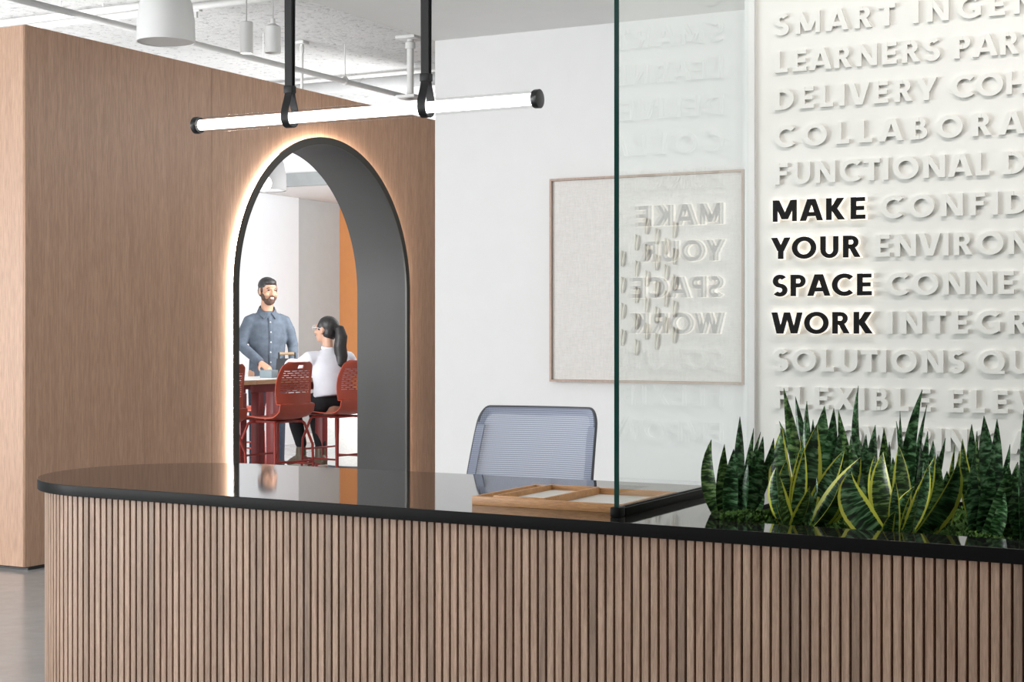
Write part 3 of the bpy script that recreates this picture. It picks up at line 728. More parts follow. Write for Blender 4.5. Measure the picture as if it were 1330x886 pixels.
def glyph(ch, extra, depth, key, mat):
    """a raised capital: strokes of even depth standing on the wall plane y = 0, left edge at x = 0"""
    k = (ch, key)
    if k in glyph_cache: return glyph_cache[k]
    bm = bmesh.new(); XS = 1.08 * CAP
    def prism(pts):
        lo = [bm.verts.new((x * XS, 0, y * CAP)) for x, y in pts]; hi = [bm.verts.new((x * XS, -dep, y * CAP)) for x, y in pts]
        n = len(pts)
        bm.faces.new(lo); bm.faces.new(hi[::-1])
        for i in range(n): bm.faces.new((lo[i], hi[i], hi[(i + 1) % n], lo[(i + 1) % n]))
    for gi, g in enumerate(GLYPHS[ch]):
        e = extra - 0.003 * gi; dep = depth - 0.00025 * gi          # strokes a hair apart so that no two faces coincide
        if g[0] == 'b':
            _, x0, y0, x1, y1 = g; prism([(x0 - e, y0 - e), (x1 + e, y0 - e), (x1 + e, y1 + e), (x0 - e, y1 + e)])
        elif g[0] == 'd':
            _, x0, y0, x1, y1, hw = g; hw *= 1.1; sl = (x1 - x0) / (y1 - y0)
            prism([(x0 - sl * e - hw - e, y0 - e), (x0 - sl * e + hw + e, y0 - e), (x1 + sl * e + hw + e, y1 + e), (x1 + sl * e - hw - e, y1 + e)])
        else:
            _, cx, cy, rx, ry, a0, a1 = g
            n = max(8, int(abs(a1 - a0) / 9)); full = a1 - a0 >= 360
            ea = 0 if full else math.degrees(e / ((rx + ry) / 2 - .1))
            if not full and abs(a1 - a0) > 200: a0, a1 = a0 - ea, a1 + ea
            ring = []
            for i in range(n if full else n + 1):
                a = math.radians(a0 + (a1 - a0) * i / n); c, s = math.cos(a), math.sin(a)
                row = []
                for r1, r2 in ((rx + e, ry + e), (rx - S_ - e, ry - T_ - e)):
                    for y in (0, -dep): row.append(bm.verts.new(((cx + r1 * c) * XS, y, (cy + r2 * s) * CAP)))
                ring.append(row)                     # outer back, outer front, inner back, inner front
            m = len(ring)
            for i in range(m if full else m - 1):
                p, q = ring[i], ring[(i + 1) % m]
                for u, v in ((0, 1), (1, 3), (3, 2), (2, 0)): bm.faces.new((p[u], p[v], q[v], q[u]))
            if not full:
                for p in (ring[0], ring[-1]): bm.faces.new((p[0], p[1], p[3], p[2]))
    me = to_mesh(bm, 'letter_' + ch); me.materials.append(mat)
    w = max(v.co.x for v in me.vertices)
    glyph_cache[k] = (me, w); return glyph_cache[k]
BOLD = 0.0
SB = {'A': -.06, 'V': -.06, 'Y': -.07, 'T': -.04, 'W': -.04, 'O': .03, 'C': .03, 'G': .03, 'Q': .03, 'S': .0, 'L': .06, 'X': -.02, 'K': .04}
def word(text, row, x_left, last_left=None, x_right=None, upto=None, black=False, where=''):
    zb = H + (HY - (ROW0 + ROWP * (row - 1))) * (on_y(1007, 400, LW) - Vector((0, 0, H))).dot(FW) / FPX
    X = lambda px: on_y(px, 400, LW).x
    n = upto or len(text)
    wd = [glyph(c, BOLD, 0.011, 'w', M['letter'])[1] for c in text]
    pen = [0.0]
    for i in range(1, len(text)):
        kern = (SB.get(text[i - 1], .05) + SB.get(text[i], .05)) * CAP
        pen.append(pen[-1] + wd[i - 1] + kern)
    span = (X(last_left) - X(x_left)) if last_left else (X(x_right) - X(x_left) - wd[n - 1])
    trk = (span - pen[n - 1]) / max(1, n - 1)
    t = thing('black_word' if black else 'white_word', ('black halo lit raised word %s on the white lettered wall' if black else 'white raised relief word %s on the white lettered wall') % text, 'wall lettering', (X(x_left), LW, zb), group='words on the lettered wall')
    for i, c in enumerate(text):
        if not black:
            o = link('letter', glyph(c, BOLD, 0.011, 'w', M['letter'])[0], None, t); o.location = (pen[i] + trk * i, -0.0002, 0)
        else:
            o = link('letter', glyph(c, BOLD, 0.006, 'k', M['letter_black'])[0], None, t); o.location = (pen[i] + trk * i, -0.0153, 0)
            h = link('acrylic_body', glyph(c, 0.022, 0.015, 'h', M['halo'])[0], None, o)
            h.location = (0, 0.0151, 0)
word('C', 0, 1008, x_right=1033)
word('SMART', 1, 1006.5, x_right=1163.6); word('INGENUITY', 1, 1187, last_left=1317.8, upto=5)
word('LEARNERS', 2, 1008, x_right=1222); word('PARTNERS', 2, 1240, last_left=1299.7, upto=3)
word('DELIVERY', 3, 1007.4, x_right=1217.7); word('COHESIVE', 3, 1236.6, last_left=1307.8, upto=3)
word('COLLABORATION', 4, 1007, last_left=1298.3, upto=9)
word('FUNCTIONAL', 5, 1007.4, x_right=1286); word('DESIGN', 5, 1303.5, last_left=1340, upto=2)
word('MAKE', 6, 1006.5, x_right=1126, black=True); word('CONFIDENCE', 6, 1145.4, last_left=1306.5, upto=6)
word('YOUR', 7, 1004.4, x_right=1119.7, black=True); word('ENVIRONMENT', 7, 1137.8, last_left=1310.5, upto=7)
word('SPACE', 8, 1005.7, x_right=1134.3, black=True); word('CONNECTION', 8, 1152.7, last_left=1324.6, upto=6)
word('WORK', 9, 1005, x_right=1135.6, black=True); word('INTEGRATION', 9, 1153.5, last_left=1311, upto=6)
word('SOLUTIONS', 10, 1005.7, x_right=1253.7); word('QUALITY', 10, 1271, last_left=1312.4, upto=2)
word('FLEXIBLE', 11, 1007.9, x_right=1210); word('ELEVATE', 11, 1232.5, last_left=1316, upto=4)
word('EMPOWERING', 12, 1007.9, x_right=1292); word('A', 12, 1313, x_right=1336)

# ------------------------------------------------------------------ framed textile on the white wall
pa, pb_ = on_y(718, 233.5, WW), on_y(969.5, 499.6, WW)
art = thing('framed_artwork', 'square off-white woven textile in thin wooden frame on white wall', 'artwork', ((pa.x + pb_.x) / 2, WW - 0.002, pb_.z))
aw, ah = (pb_.x - pa.x) / 2, pa.z - pb_.z
box('canvas', (-aw + 0.012, -0.024, 0.012), (aw - 0.012, -0.002, ah - 0.012), M['linen'], art)
for nm, a, b in (('frame_side', (-aw, -0.038, 0), (-aw + 0.011, 0, ah)), ('frame_side', (aw - 0.011, -0.038, 0), (aw, 0, ah)), ('frame_rail', (-aw + 0.0112, -0.038, 0), (aw - 0.0112, 0, 0.011)), ('frame_rail', (-aw + 0.0112, -0.038, ah - 0.011), (aw - 0.0112, 0, ah))):
    box(nm, a, b, M['frame_wood'], art)
kn = None
for ci, cx in enumerate((812, 830, 843, 856, 868, 879)):
    for ri in range(5):
        cy = 302 + 34 * ri - 4 * ci + (0 if ci % 2 == 0 else 17)
        if ci == 0 and ri == 0: cy = 321 - 34 + 34 * ri
        if cy < 292: continue
        q = on_y(cx, cy, WW) - art.location
        if kn is None:
            bm = bmesh.new()
            bm_ell(bm, (-0.006, 0, 0), (0.009, 0.011, 0.042), None, 10); bm_ell(bm, (0.007, 0, -0.004), (0.008, 0.010, 0.040), Matrix.Rotation(0.12, 3, 'Y'), 10)
            kn = to_mesh(bm, 'knot'); shade(kn, 180); kn.materials.append(M['rope'])
        o = link('knot', kn, None, art); o.location = (q.x, -0.030, q.z)

# ------------------------------------------------------------------ task chair behind the desk
ch = thing('task_chair', 'blue-grey mesh back task chair tucked behind the counter', 'chair', (-2.74, 5.42, 0), math.radians(4))
# local: seat faces -y, back at +y side
def back_pt(u, v):
    """u -1..1 across, v 0..1 up"""
    w = 0.262 - 0.012 * v - 0.010 * v * v
    y = -0.16 + 0.10 * v + 0.05 * v * v - 0.03 * (u * u)
    return Vector((u * w, y, 0.50 + 0.478 * v))
bm = bmesh.new(); gr = []
for i in range(25):
    gr.append([bm.verts.new(back_pt(-0.975 + 1.95 * i / 24, 0.02 + 0.955 * j / 20)) for j in range(21)])
for i in range(24):
    for j in range(20): bm.faces.new((gr[i][j], gr[i + 1][j], gr[i + 1][j + 1], gr[i][j + 1]))
bmesh.ops.delete(bm, geom=[gr[i][20] for i in (0, 24)], context='VERTS')
me = to_mesh(bm, 'mesh_back'); shade(me, 180); link('mesh_back', me, M['mesh'], ch)
def frame_path(off):
    pts = []
    for k in range(15): pts.append((-1, 0.0 + 0.86 * k / 14))
    for k in range(1, 9):
        a = math.pi - (math.pi / 2) * k / 8; pts.append((-0.865 + 0.135 * math.cos(a), 0.86 + 0.14 * math.sin(a)))
    for k in range(1, 13): pts.append((-0.865 + 1.73 * k / 12, 1.0))
    for k in range(1, 9):
        a = math.pi / 2 - (math.pi / 2) * k / 8; pts.append((0.865 + 0.135 * math.cos(a), 0.86 + 0.14 * math.sin(a)))
    for k in range(1, 15): pts.append((1, 0.86 - 0.86 * k / 14))
    return [back_pt(u, v) for u, v in pts]
tube('back_frame', frame_path(0), 0.0075, M['plastic_dark'], ch, 10)
# fabric band wrapped over the frame
bm = bmesh.new(); fp = frame_path(0); cen = back_pt(0, 0.35); rows = []
for q in fp:
    d = Vector((cen.x - q.x, 0, max(-0.0, cen.z - q.z) if False else (cen.z - q.z) * (1 if q.z > cen.z + 0.25 else 0)))
    if d.length < 1e-4: d = Vector((-q.x, 0, 0))
    d = d.normalized() * 0.030
    rows.append([bm.verts.new(q + Vector((0, -0.0082, 0))), bm.verts.new(q + d + Vector((0, -0.004, 0))), bm.verts.new(q + d + Vector((0, 0.004, 0))), bm.verts.new(q + Vector((0, 0.0082, 0)))])
for r0, r1 in zip(rows, rows[1:]):
    for k in range(4): bm.faces.new((r0[k], r0[(k + 1) % 4], r1[(k + 1) % 4], r1[k]))
me = to_mesh(bm, 'edge_band'); shade(me, 60); link('edge_band', me, M['mesh'], ch)
def seat_build(bm):
    bm_tube(bm, [(0, -0.58, 0.46), (0, -0.50, 0.468), (0, -0.30, 0.462), (0, -0.14, 0.466)], [(0.03, 0.20), (0.035, 0.24), (0.035, 0.25), (0.03, 0.23)], 24, (0, 0, 1), True)
link('seat', blob(seat_build, 0.014), M['fabric_blue'], ch)
tube('back_spine', [(0, -0.28, 0.40), (0, -0.12, 0.41), (0, -0.085, 0.50), (0, -0.075, 0.62)], 0.02, M['plastic_dark'], ch)
tube('gas_lift', [(0, -0.32, 0.10), (0, -0.32, 0.425)], 0.026, M['plastic_dark'], ch)
for k in range(5):
    a = 2 * math.pi * k / 5 + 0.3; e = Vector((0.30 * math.cos(a), -0.32 + 0.30 * math.sin(a), 0.075))
    tube('base_arm', [(0, -0.32, 0.11), e], [0.026, 0.016], M['plastic_dark'], ch)
    n = Vector((-math.sin(a), math.cos(a), 0)) * 0.022
    tube('caster', [e - n + Vector((0, 0, -0.045)), e + n + Vector((0, 0, -0.045))], 0.030, M['plastic_dark'], ch, 16)

# ------------------------------------------------------------------ tube light on leather straps
TY, TZ = 4.15, 1.962; tx0, tx1 = -3.40, -2.105; TR = 0.0265
tl = thing('tube_light', 'long glowing glass tube light with black end caps slung in straps above the desk', 'pendant lamp', ((tx0 + tx1) / 2, TY, TZ - TR))
L2 = (tx1 - tx0) / 2
tube('glass_tube', [(-L2 + 0.02, 0, TR), (L2 - 0.02, 0, TR)], TR, M['tube_glass'], tl, 96)
tube('lamp_core', [(-L2 + 0.022, 0, TR), (L2 - 0.022, 0, TR)], TR * 0.66, M['lamp_core'], tl, 24)
for s in (-1, 1): tube('end_cap', [(s * (L2 - 0.0205), 0, TR), (s * (L2 - 0.020 + 0.004), 0, TR), (s * (L2 - 0.001), 0, TR), (s * L2, 0, TR)], [TR * 1.0, TR * 1.07, TR * 1.07, TR * 0.98], M['black_metal'], tl, 32)
def ribbon(path, half, th):
    """leather band: path in (y, z), half width along x"""
    bm = bmesh.new(); rows = []
    P = [Vector((0, y, z)) for y, z in path]
    for i, q in enumerate(P):
        t = (P[min(i + 1, len(P) - 1)] - P[max(0, i - 1)]).normalized(); n = Vector((0, -t.z, t.y)) * th
        rows.append([bm.verts.new(q + Vector((-half, 0, 0)) - n), bm.verts.new(q + Vector((half, 0, 0)) - n), bm.verts.new(q + Vector((half, 0, 0)) + n), bm.verts.new(q + Vector((-half, 0, 0)) + n)])
    for r0, r1 in zip(rows, rows[1:]):
        for k in range(4): bm.faces.new((r0[k], r0[(k + 1) % 4], r1[(k + 1) % 4], r1[k]))
    bm.faces.new(rows[0]); bm.faces.new(rows[-1][::-1])
    return to_mesh(bm, 'band')
for px, lab in ((376.5, 'black leather strap loop holding the left end of the tube light'), (553.5, 'black leather strap loop holding the right end of the tube light')):
    sx = on_y(px, 150, TY).x
    st = thing('hanging_strap', lab, 'strap', (sx, TY, TZ), group='straps of the tube light')
    R2 = TR + 0.0035; zc = 0.092
    path = [(-0.007, zc)] + [(-0.007 - (R2 - 0.007) * (3 * k * k - 2 * k ** 3), zc - (zc - 0.004) * k) for k in [i / 8 for i in range(1, 9)]]
    path += [(R2 * math.cos(a), R2 * math.sin(a)) for a in [math.pi + math.pi * i / 16 for i in range(1, 16)]]
    path += [(0.007 + (R2 - 0.007) * (3 * k * k - 2 * k ** 3), zc - (zc - 0.004) * k) for k in [i / 8 for i in range(8, -1, -1)]]
    me = ribbon(path, 0.0135, 0.0017); shade(me, 50); link('strap_loop', me, M['strap'], st)
    for s in (-1, 1): link('strap_band', ribbon([(s * 0.007, zc - 0.002), (s * 0.009, zc + 0.3), (s * 0.010, SOF - TZ - 0.012)], 0.0135, 0.0022), M['strap'], st)
    box('buckle', (-0.0165, -0.0125, zc - 0.012), (0.0165, 0.0125, zc + 0.012), M['strap'], st, 0.002)
    lathe('ceiling_mount', [(0, SOF - TZ), (0.035, SOF - TZ), (0.035, SOF - TZ - 0.012), (0, SOF - TZ - 0.012)], M['black_metal'], st, 24)

# ------------------------------------------------------------------ lounge furniture beyond the arch
def make_table(label, y0, y1, legs):
    t = thing('counter_table', label, 'table', (-7.74, (y0 + y1) / 2, 0), group='counter height tables in the lounge')
    hy = (y1 - y0) / 2; hx = 0.32
    box('tabletop', (-hx, -hy, 0.868), (hx, hy, 0.90), M['laminate'], t, 0.002)
    for nm, a, b in (('edge_band', (hx, -hy, 0.866), (hx + 0.004, hy, 0.899)), ('edge_band', (-hx - 0.004, -hy, 0.866), (-hx, hy, 0.899)), ('edge_band', (-hx, hy, 0.866), (hx, hy + 0.004, 0.899)), ('edge_band', (-hx, -hy - 0.004, 0.866), (hx, -hy, 0.899))):
        box(nm, a, b, M['ply'], t)
    for s in (-1, 1): box('apron', (s * (hx - 0.08) - 0.02, -hy + 0.05, 0.80), (s * (hx - 0.08) + 0.02, hy - 0.05, 0.866), M['red_table'], t)
    for ly in legs:
        for s in (-1, 1): box('leg', (s * (hx - 0.07) - 0.038, ly - 0.038, 0), (s * (hx - 0.07) + 0.038, ly + 0.038, 0.80), M['red_table'], t, 0.004)
    return t
make_table('white topped counter table with red posts, the one by the standing man', 9.79, 10.86, (-0.43, 0.43))
make_table('white topped counter table with red posts, cut by the left arch jamb', 8.5, 9.78, (-0.54, 0.53))

def stool_meshes():
    """perforated shell: seat and back as one bent sheet with slots in the back"""
    prof = [(.215, .595), (.205, .612), (.16, .622), (.08, .618), (0.0, .610), (-.08, .606), (-.14, .612), (-.18, .635), (-.203, .675), (-.212, .72)]
    n0 = len(prof); top = 1.045
    nb = 60
    prof += [(-.212 + .018 * math.sin(math.pi * k / nb * 0.9) - .055 * (k / nb) ** 2, .72 + (top - .72) * k / nb) for k in range(1, nb + 1)]
    nu = 32; bm = bmesh.new(); g = []
    for i, (y, z) in enumerate(prof):
        s = i / (len(prof) - 1)
        if i < n0: w = .195 + .020 * math.sin(math.pi * min(1, i / 6)) - (.03 if i == 0 else 0)
        else: w = .19 + .012 * math.sin((i - n0) / nb * 2.6) - .045 * ((i - n0) / nb) ** 3
        q = (i - n0) / nb
        if i > n0 and q > 0.86: w -= .05 * ((q - .86) / .14) ** 2.4
        row = []
        for j in range(nu + 1):
            u = -1 + 2 * j / nu
            yy = y + (.035 * u * u if i > n0 else 0.0) ; zz = z + (.018 * u * u if i <= n0 - 3 else 0)
            row.append(bm.verts.new((u * w, yy, zz)))
        g.append(row)
    for i in range(len(prof) - 1):
        for j in range(nu):
            k = i - n0
            if 14 <= k <= 48 and k % 3 == 1 and 3 <= j < nu - 3 and (j + k) % 6 != 0: continue
            if 50 <= k <= 54 and 13 <= j <= 18: continue           # hand slot
            bm.faces.new((g[i][j], g[i][j + 1], g[i + 1][j + 1], g[i + 1][j]))
    me = to_mesh(bm, 'shell')
    ob = bpy.data.objects.new('shell', me); COL.objects.link(ob)
    m = ob.modifiers.new('s', 'SOLIDIFY'); m.thickness = 0.009; m.offset = 0
    out = eval_mesh(ob); out.materials.clear(); out.materials.append(M['red_plastic']); shade(out, 50)
    legs = []
    for sx in (-1, 1):
        for sy in (-1, 1):
            b2 = bmesh.new()
            bm_tube(b2, [(sx * .10, sy * .10, .590), (sx * .15, sy * .125, .588), (sx * .168, sy * .135, .575), (sx * .205, sy * .17, .44), (sx * .212, sy * .178, .415), (sx * .222, sy * .19, .004)], .0105, 10)
            q = to_mesh(b2, 'leg'); shade(q, 50); q.materials.append(M['red_steel']); legs.append(q)
    rails = []
    for a, b in (((-.213, .181, .33), (.213, .181, .33)), ((-.213, -.181, .29), (.213, -.181, .29)), ((-.214, -.181, .26), (-.214, .181, .26)), ((.214, -.181, .26), (.214, .181, .26))):
        b2 = bmesh.new(); bm_tube(b2, [a, b], .0075, 8); q = to_mesh(b2, 'rail'); shade(q, 50); q.materials.append(M['red_steel']); rails.append(q)
    return out, legs, rails
SHELL, LEGS, RAILS = stool_meshes()
def stool(label, x, y, rz):
    t = thing('counter_stool', label, 'stool', (x, y, 0), rz, 'red counter stools in the lounge')
    link('shell', SHELL, None, t)
    for q in LEGS: link('leg', q, None, t)
    for q in RAILS: link('foot_rail', q, None, t)
    b2 = box('seat_support', (-.12, -.12, .583), (.12, .12, .600), M['red_steel'], t, 0.004)
    return t
def face(dx, dy): return math.atan2(-dx, dy)          # local +y turned toward (dx, dy)
sy_c, sy_r, sy_l = on_x(384, 500, -7.02).y, on_x(462, 500, -7.02).y, on_x(294, 500, -6.92).y
stool('red perforated counter stool with long legs, empty, at middle of the table', -7.20, sy_c, face(-1, 0.10))
stool('red perforated counter stool under the seated woman in white shirt', -7.20, sy_r, face(-1, 0.12))
stool('red perforated counter stool cut off by the left arch jamb', -7.10, sy_l, face(-1, 0.05))
stool('red counter stool on far side of table beside the standing man', -8.46, 10.80, face(1, -0.25))

# tote and box on the table
tt = thing('tote_caddy', 'charcoal tote caddy with pale wooden handle standing on the white table', 'caddy', (-7.82, 10.73, 0.90), YAW + 0.15)
bm = bmesh.new(); L = []
for z, a, b in ((0.0, .098, .05), (.15, .085, .042)):
    L.append([bm.verts.new((sx * a, sy * b, z)) for sx, sy in ((-1, -1), (1, -1), (1, 1), (-1, 1))])
for k in range(4): bm.faces.new((L[0][k], L[0][(k + 1) % 4], L[1][(k + 1) % 4], L[1][k]))
bm.faces.new(L[0][::-1]); bm.faces.new(L[1]); link('tote_body', to_mesh(bm), M['tote'], tt)
tube('handle', [(-.06, 0, .19), (.06, 0, .19)], .011, M['ply'], tt, 12)
for s in (-1, 1): tube('handle_post', [(s * .068, 0, .145), (s * .066, 0, .20)], .009, M['tote'], tt, 8)
bx = box('storage_box', (-.06, -.045, 0), (.06, .045, .062), M['box_grey'], None, 0.004)
bx.location = (-7.73, 10.36, 0.90); tag(bx, 'small blue-grey box on the white table left of the tote', 'box')
# boucle pouf
pq = on_y(457, 560, 12.36)
pf = thing('pouf', 'round white boucle pouf on the lounge floor behind the seated woman', 'pouf', (pq.x + 0.16, 12.36, 0))
lathe('cushion', [(0, .53), (.33, .53), (.385, .515), (.41, .48), (.415, .30), (.415, .08), (.40, .045), (0, .045)], M['boucle'], pf, 40, smooth=50)
lathe('plinth', [(0, .045), (.36, .045), (.36, 0), (0, 0)], M['plastic_dark'], pf, 32)

# ------------------------------------------------------------------ people
M['skin_m'] = plain('skin_tan', (0.42, 0.225, 0.145), 0.5, var=0.06, scale=30)
M['skin_w'] = plain('skin_light', (0.50, 0.29, 0.20), 0.5, var=0.05, scale=30)
M['hair'] = plain('black_hair', (0.014, 0.012, 0.012), 0.5, var=0.4, scale=60, bmp=0.6, bscale=120)
M['beard'] = plain('beard_hair', (0.075, 0.042, 0.03), 0.8, var=0.3, scale=120, bmp=0.6, bscale=260)
M['shirt_blue'] = plain('chambray', (0.072, 0.090, 0.117), 0.9, var=0.22, scale=16, bmp=0.6, bscale=24)
M['shirt_white'] = plain('white_cotton', (0.60, 0.60, 0.65), 0.9, var=0.05, scale=12, bmp=0.6, bscale=20)
M['jeans'] = plain('dark_denim', (0.016, 0.022, 0.036), 0.9, var=0.25, scale=30)
M['trousers_black'] = plain('black_trousers', (0.008, 0.008, 0.010), 0.9)
M['shoe_dark'] = plain('dark_shoe', (0.03, 0.025, 0.022), 0.6)
M['boot'] = plain('olive_brown_boot', (0.115, 0.085, 0.05), 0.5)
M['sole'] = plain('pale_sole', (0.45, 0.40, 0.34), 0.8)
M['teeth'] = plain('teeth', (0.75, 0.72, 0.68), 0.4); M['lips'] = plain('lips', (0.36, 0.11, 0.09), 0.5)
M['eye'] = plain('eye_dark', (0.02, 0.014, 0.012), 0.25); M['spec_frame'] = plain('clear_glasses_frame', (0.55, 0.52, 0.52), 0.3)
M['button'] = plain('button', (0.55, 0.56, 0.58), 0.4)

def hand(bm, wrist, fwd, palm_n, thumb_side, curl=0.5, L=0.18):
    """palm with five separate bent fingers; fwd along the hand, palm_n out of the palm"""
    f = Vector(fwd).normalized(); n = Vector(palm_n); n = (n - f * n.dot(f)).normalized(); s = f.cross(n) * thumb_side
    w = Vector(wrist)
    bm_tube(bm, [w - f * 0.02, w + f * 0.02, w + f * 0.06, w + f * 0.09], [(0.017, 0.024), (0.016, 0.034), (0.014, 0.040), (0.011, 0.038)], 12, tuple(n), True)
    for k, (off, ln) in enumerate(((0.030, 0.070), (0.010, 0.080), (-0.011, 0.074), (-0.031, 0.058))):
        p0 = w + f * 0.085 + s * off; c = curl
        d1 = (f * math.cos(c * 0.5) + n * math.sin(c * 0.5)); d2 = (f * math.cos(c * 1.3) + n * math.sin(c * 1.3)); d3 = (f * math.cos(c * 1.9) + n * math.sin(c * 1.9))
        p1 = p0 + d1 * ln * 0.45; p2 = p1 + d2 * ln * 0.32; p3 = p2 + d3 * ln * 0.23
        bm_tube(bm, [p0, p1, p2, p3], [0.0095, 0.009, 0.0085, 0.0075], 8, None, True)
    t0 = w + f * 0.025 + s * 0.03; t1 = t0 + (s * 0.7 + f * 0.7 + n * 0.3).normalized() * 0.042; t2 = t1 + (f * 0.95 + s * 0.25 + n * 0.3).normalized() * 0.032
    bm_tube(bm, [t0, t1, t2], [0.012, 0.0105, 0.009], 8, None, True)

def head_parts(bm, c, rot, s=1.0):
    """skull, jaw, nose, ears in a head frame: y forward, z up, centre c"""
    def E(p, r): bm_ell(bm, Vector(c) + rot @ (Vector(p) * s), tuple(q * s for q in r), rot)
    E((0, -.012, .028), (.076, .096, .090)); E((0, .012, -.02), (.066, .080, .085)); E((0, .030, -.072), (.050, .056, .046)); E((0, .060, -.098), (.024, .020, .018))
    E((0, .086, .028), (.052, .014, .012)); E((0, .096, -.012), (.011, .016, .028)); E((0, .106, -.028), (.017, .014, .011))
    for q in (-1, 1):
        E((q * .078, -.008, -.005), (.010, .022, .033)); E((q * .042, .066, -.028), (.026, .022, .024)); E((q * .012, .098, -.030), (.009, .010, .008))
    E((0, .084, -.062), (.024, .012, .012))

def man():
    base = Vector((-8.60, 11.50, 0))
    rz = face(1.05, -0.85)
    headrot = Matrix.Rotation(math.radians(10), 3, 'Z') @ Matrix.Rotation(math.radians(-4), 3, 'X')
    HC = Vector((0, .035, 1.640))
    rw, lw = Vector((.13, .28, 1.0)), Vector((-.19, .20, .985))
    def body(bm):
        head_parts(bm, HC, headrot)
        bm_tube(bm, [(0, -.02, 1.40), (0, -.005, 1.48), (0, .015, 1.58)], [.066, .057, .056], 14, None, True)
        bm_tube(bm, [(0, 0, .90), (0, 0, 1.05), (0, .005, 1.25), (0, -.01, 1.40)], [(.085, .13), (.085, .125), (.095, .14), (.055, .10)], 18, (0, 1, 0), True)
        for s, wv, el in ((1, rw, Vector((.245, .03, 1.15))), (-1, lw, Vector((-.245, -.02, 1.14)))):
            bm_tube(bm, [(s * .13, -.01, 1.36), (s * .195, .0, 1.28), el, wv], [.042, .040, .034, .025], 12, None, True)
            hand(bm, wv, ((-.42, .75, -.45) if s > 0 else (.05, .75, -.55)), (-s * .3, 0, -1), -s if s > 0 else -s, 0.7)
            bm_tube(bm, [(s * .09, 0, .90), (s * .10, .01, .50), (s * .105, -.01, .10)], [.085, .058, .04], 14, None, True)
    t = link('person', blob(body, 0.0065, 4), M['skin_m'])
    t.location = base; t.rotation_euler = (0, 0, rz)
    tag(t, 'standing man in blue chambray shirt smiling across the white table', 'person')
    def shirt(bm):
        bm_tube(bm, [(0, 0, .86), (0, 0, .93), (0, .005, 1.08), (0, .01, 1.22), (0, .0, 1.34), (0, -.012, 1.415), (0, -.015, 1.46)], [(.118, .168), (.118, .168), (.112, .160), (.120, .172), (.112, .172), (.088, .138), (.064, .078)], 28, (0, 1, 0))
        for s, wv, el in ((1, rw, Vector((.245, .03, 1.15))), (-1, lw, Vector((-.245, -.02, 1.14)))):
            d = (wv - el).normalized()
            bm_tube(bm, [(s * .10, -.012, 1.385), (s * .155, -.008, 1.365), (s * .200, .0, 1.28), el, el + d * .08, wv - d * .03, wv + d * .005], [.062, .066, .060, .051, .048, .042, .039], 16, None)
            for k in range(4):           # folds at the elbow
                c = el + d * (.02 * k - .03); u, v = frame_of(d); bm_ell(bm, c + u * .01 * (-1) ** k, (.054 - .002 * k, .054 - .002 * k, .010), None, 12)
    link('shirt', blob(shirt, 0.009, 4), M['shirt_blue'], t)
    for s in (-1, 1):
        bm = bmesh.new()
        pts = [(0, -.072, 1.515), (s * .045, -.055, 1.512), (s * .068, -.01, 1.497), (s * .060, .040, 1.470), (s * .022, .075, 1.437)]
        out = [(0, -.088, 1.470), (s * .06, -.072, 1.466), (s * .088, -.012, 1.452), (s * .082, .058, 1.425), (s * .052, .098, 1.388)]
        a = [bm.verts.new(q) for q in pts]; b2 = [bm.verts.new(q) for q in out]
        for k in range(4): bm.faces.new((a[k], a[k + 1], b2[k + 1], b2[k]))
        me = to_mesh(bm); ob = bpy.data.objects.new('c', me); COL.objects.link(ob); m = ob.modifiers.new('s', 'SOLIDIFY'); m.thickness = .008; m.offset = 0
        me = eval_mesh(ob); me.materials.clear(); shade(me, 60); link('collar', me, M['shirt_blue'], t)
    bm = bmesh.new(); bm_tube(bm, [(0, .103, 1.41), (0, .118, 1.34), (0, .133, 1.22), (0, .121, 1.08), (0, .123, .88)], (.004, .014), 8, (0, 1, 0)); link('placket', to_mesh(bm), M['shirt_blue'], t, None, 40)
    for z, y in ((1.36, .118), (1.27, .134), (1.18, .136), (1.09, .127), (1.0, .128)): ell('button', (0, y, z), (.006, .003, .006), M['button'], t, None, 8)
    def legs(bm):
        bm_tube(bm, [(0, -.005, .80), (0, -.005, .90), (0, 0, .97)], [(.105, .165), (.11, .168), (.105, .16)], 24, (0, 1, 0), True)
        for s in (-1, 1): bm_tube(bm, [(s * .085, 0, .84), (s * .098, .008, .52), (s * .105, -.008, .12), (s * .106, -.008, .06)], [.094, .070, .056, .060], 16, None)
    link('trousers', blob(legs, 0.011, 4), M['jeans'], t)
    for s in (-1, 1):
        def sh(bm): bm_tube(bm, [(s * .106, -.06, .045), (s * .108, .02, .05), (s * .115, .13, .035), (s * .118, .18, .03)], [(.044, .036), (.047, .040), (.034, .046), (.026, .036)], 14, (0, 0, 1), True)
        link('shoe', blob(sh, 0.009, 3), M['shoe_dark'], t)
    def hp(p): return HC + headrot @ Vector(p)
    def hair(bm):
        bm_ell(bm, hp((0, -.022, .048)), (.083, .098, .080), headrot); bm_ell(bm, hp((0, .016, .080)), (.066, .070, .040), headrot)
        bm_ell(bm, hp((0, -.050, .0)), (.078, .062, .070), headrot)
        for s in (-1, 1): bm_ell(bm, hp((s * .070, .015, .012)), (.012, .014, .034), headrot)
    link('hair', blob(hair, 0.007, 3), M['hair'], t)
    def beard(bm):
        bm_ell(bm, hp((0, .034, -.082)), (.0515, .0565, .0455), headrot); bm_ell(bm, hp((0, .062, -.101)), (.026, .021, .020), headrot)
        for s in (-1, 1):
            bm_ell(bm, hp((s * .058, .022, -.052)), (.0125, .033, .034), headrot); bm_ell(bm, hp((s * .068, .010, -.022)), (.006, .012, .030), headrot)
            bm_tube(bm, [hp((0, .101, -.042)), hp((s * .018, .097, -.044)), hp((s * .030, .088, -.058)), hp((s * .032, .080, -.08))], [.006, .007, .007, .008], 8, None, True)
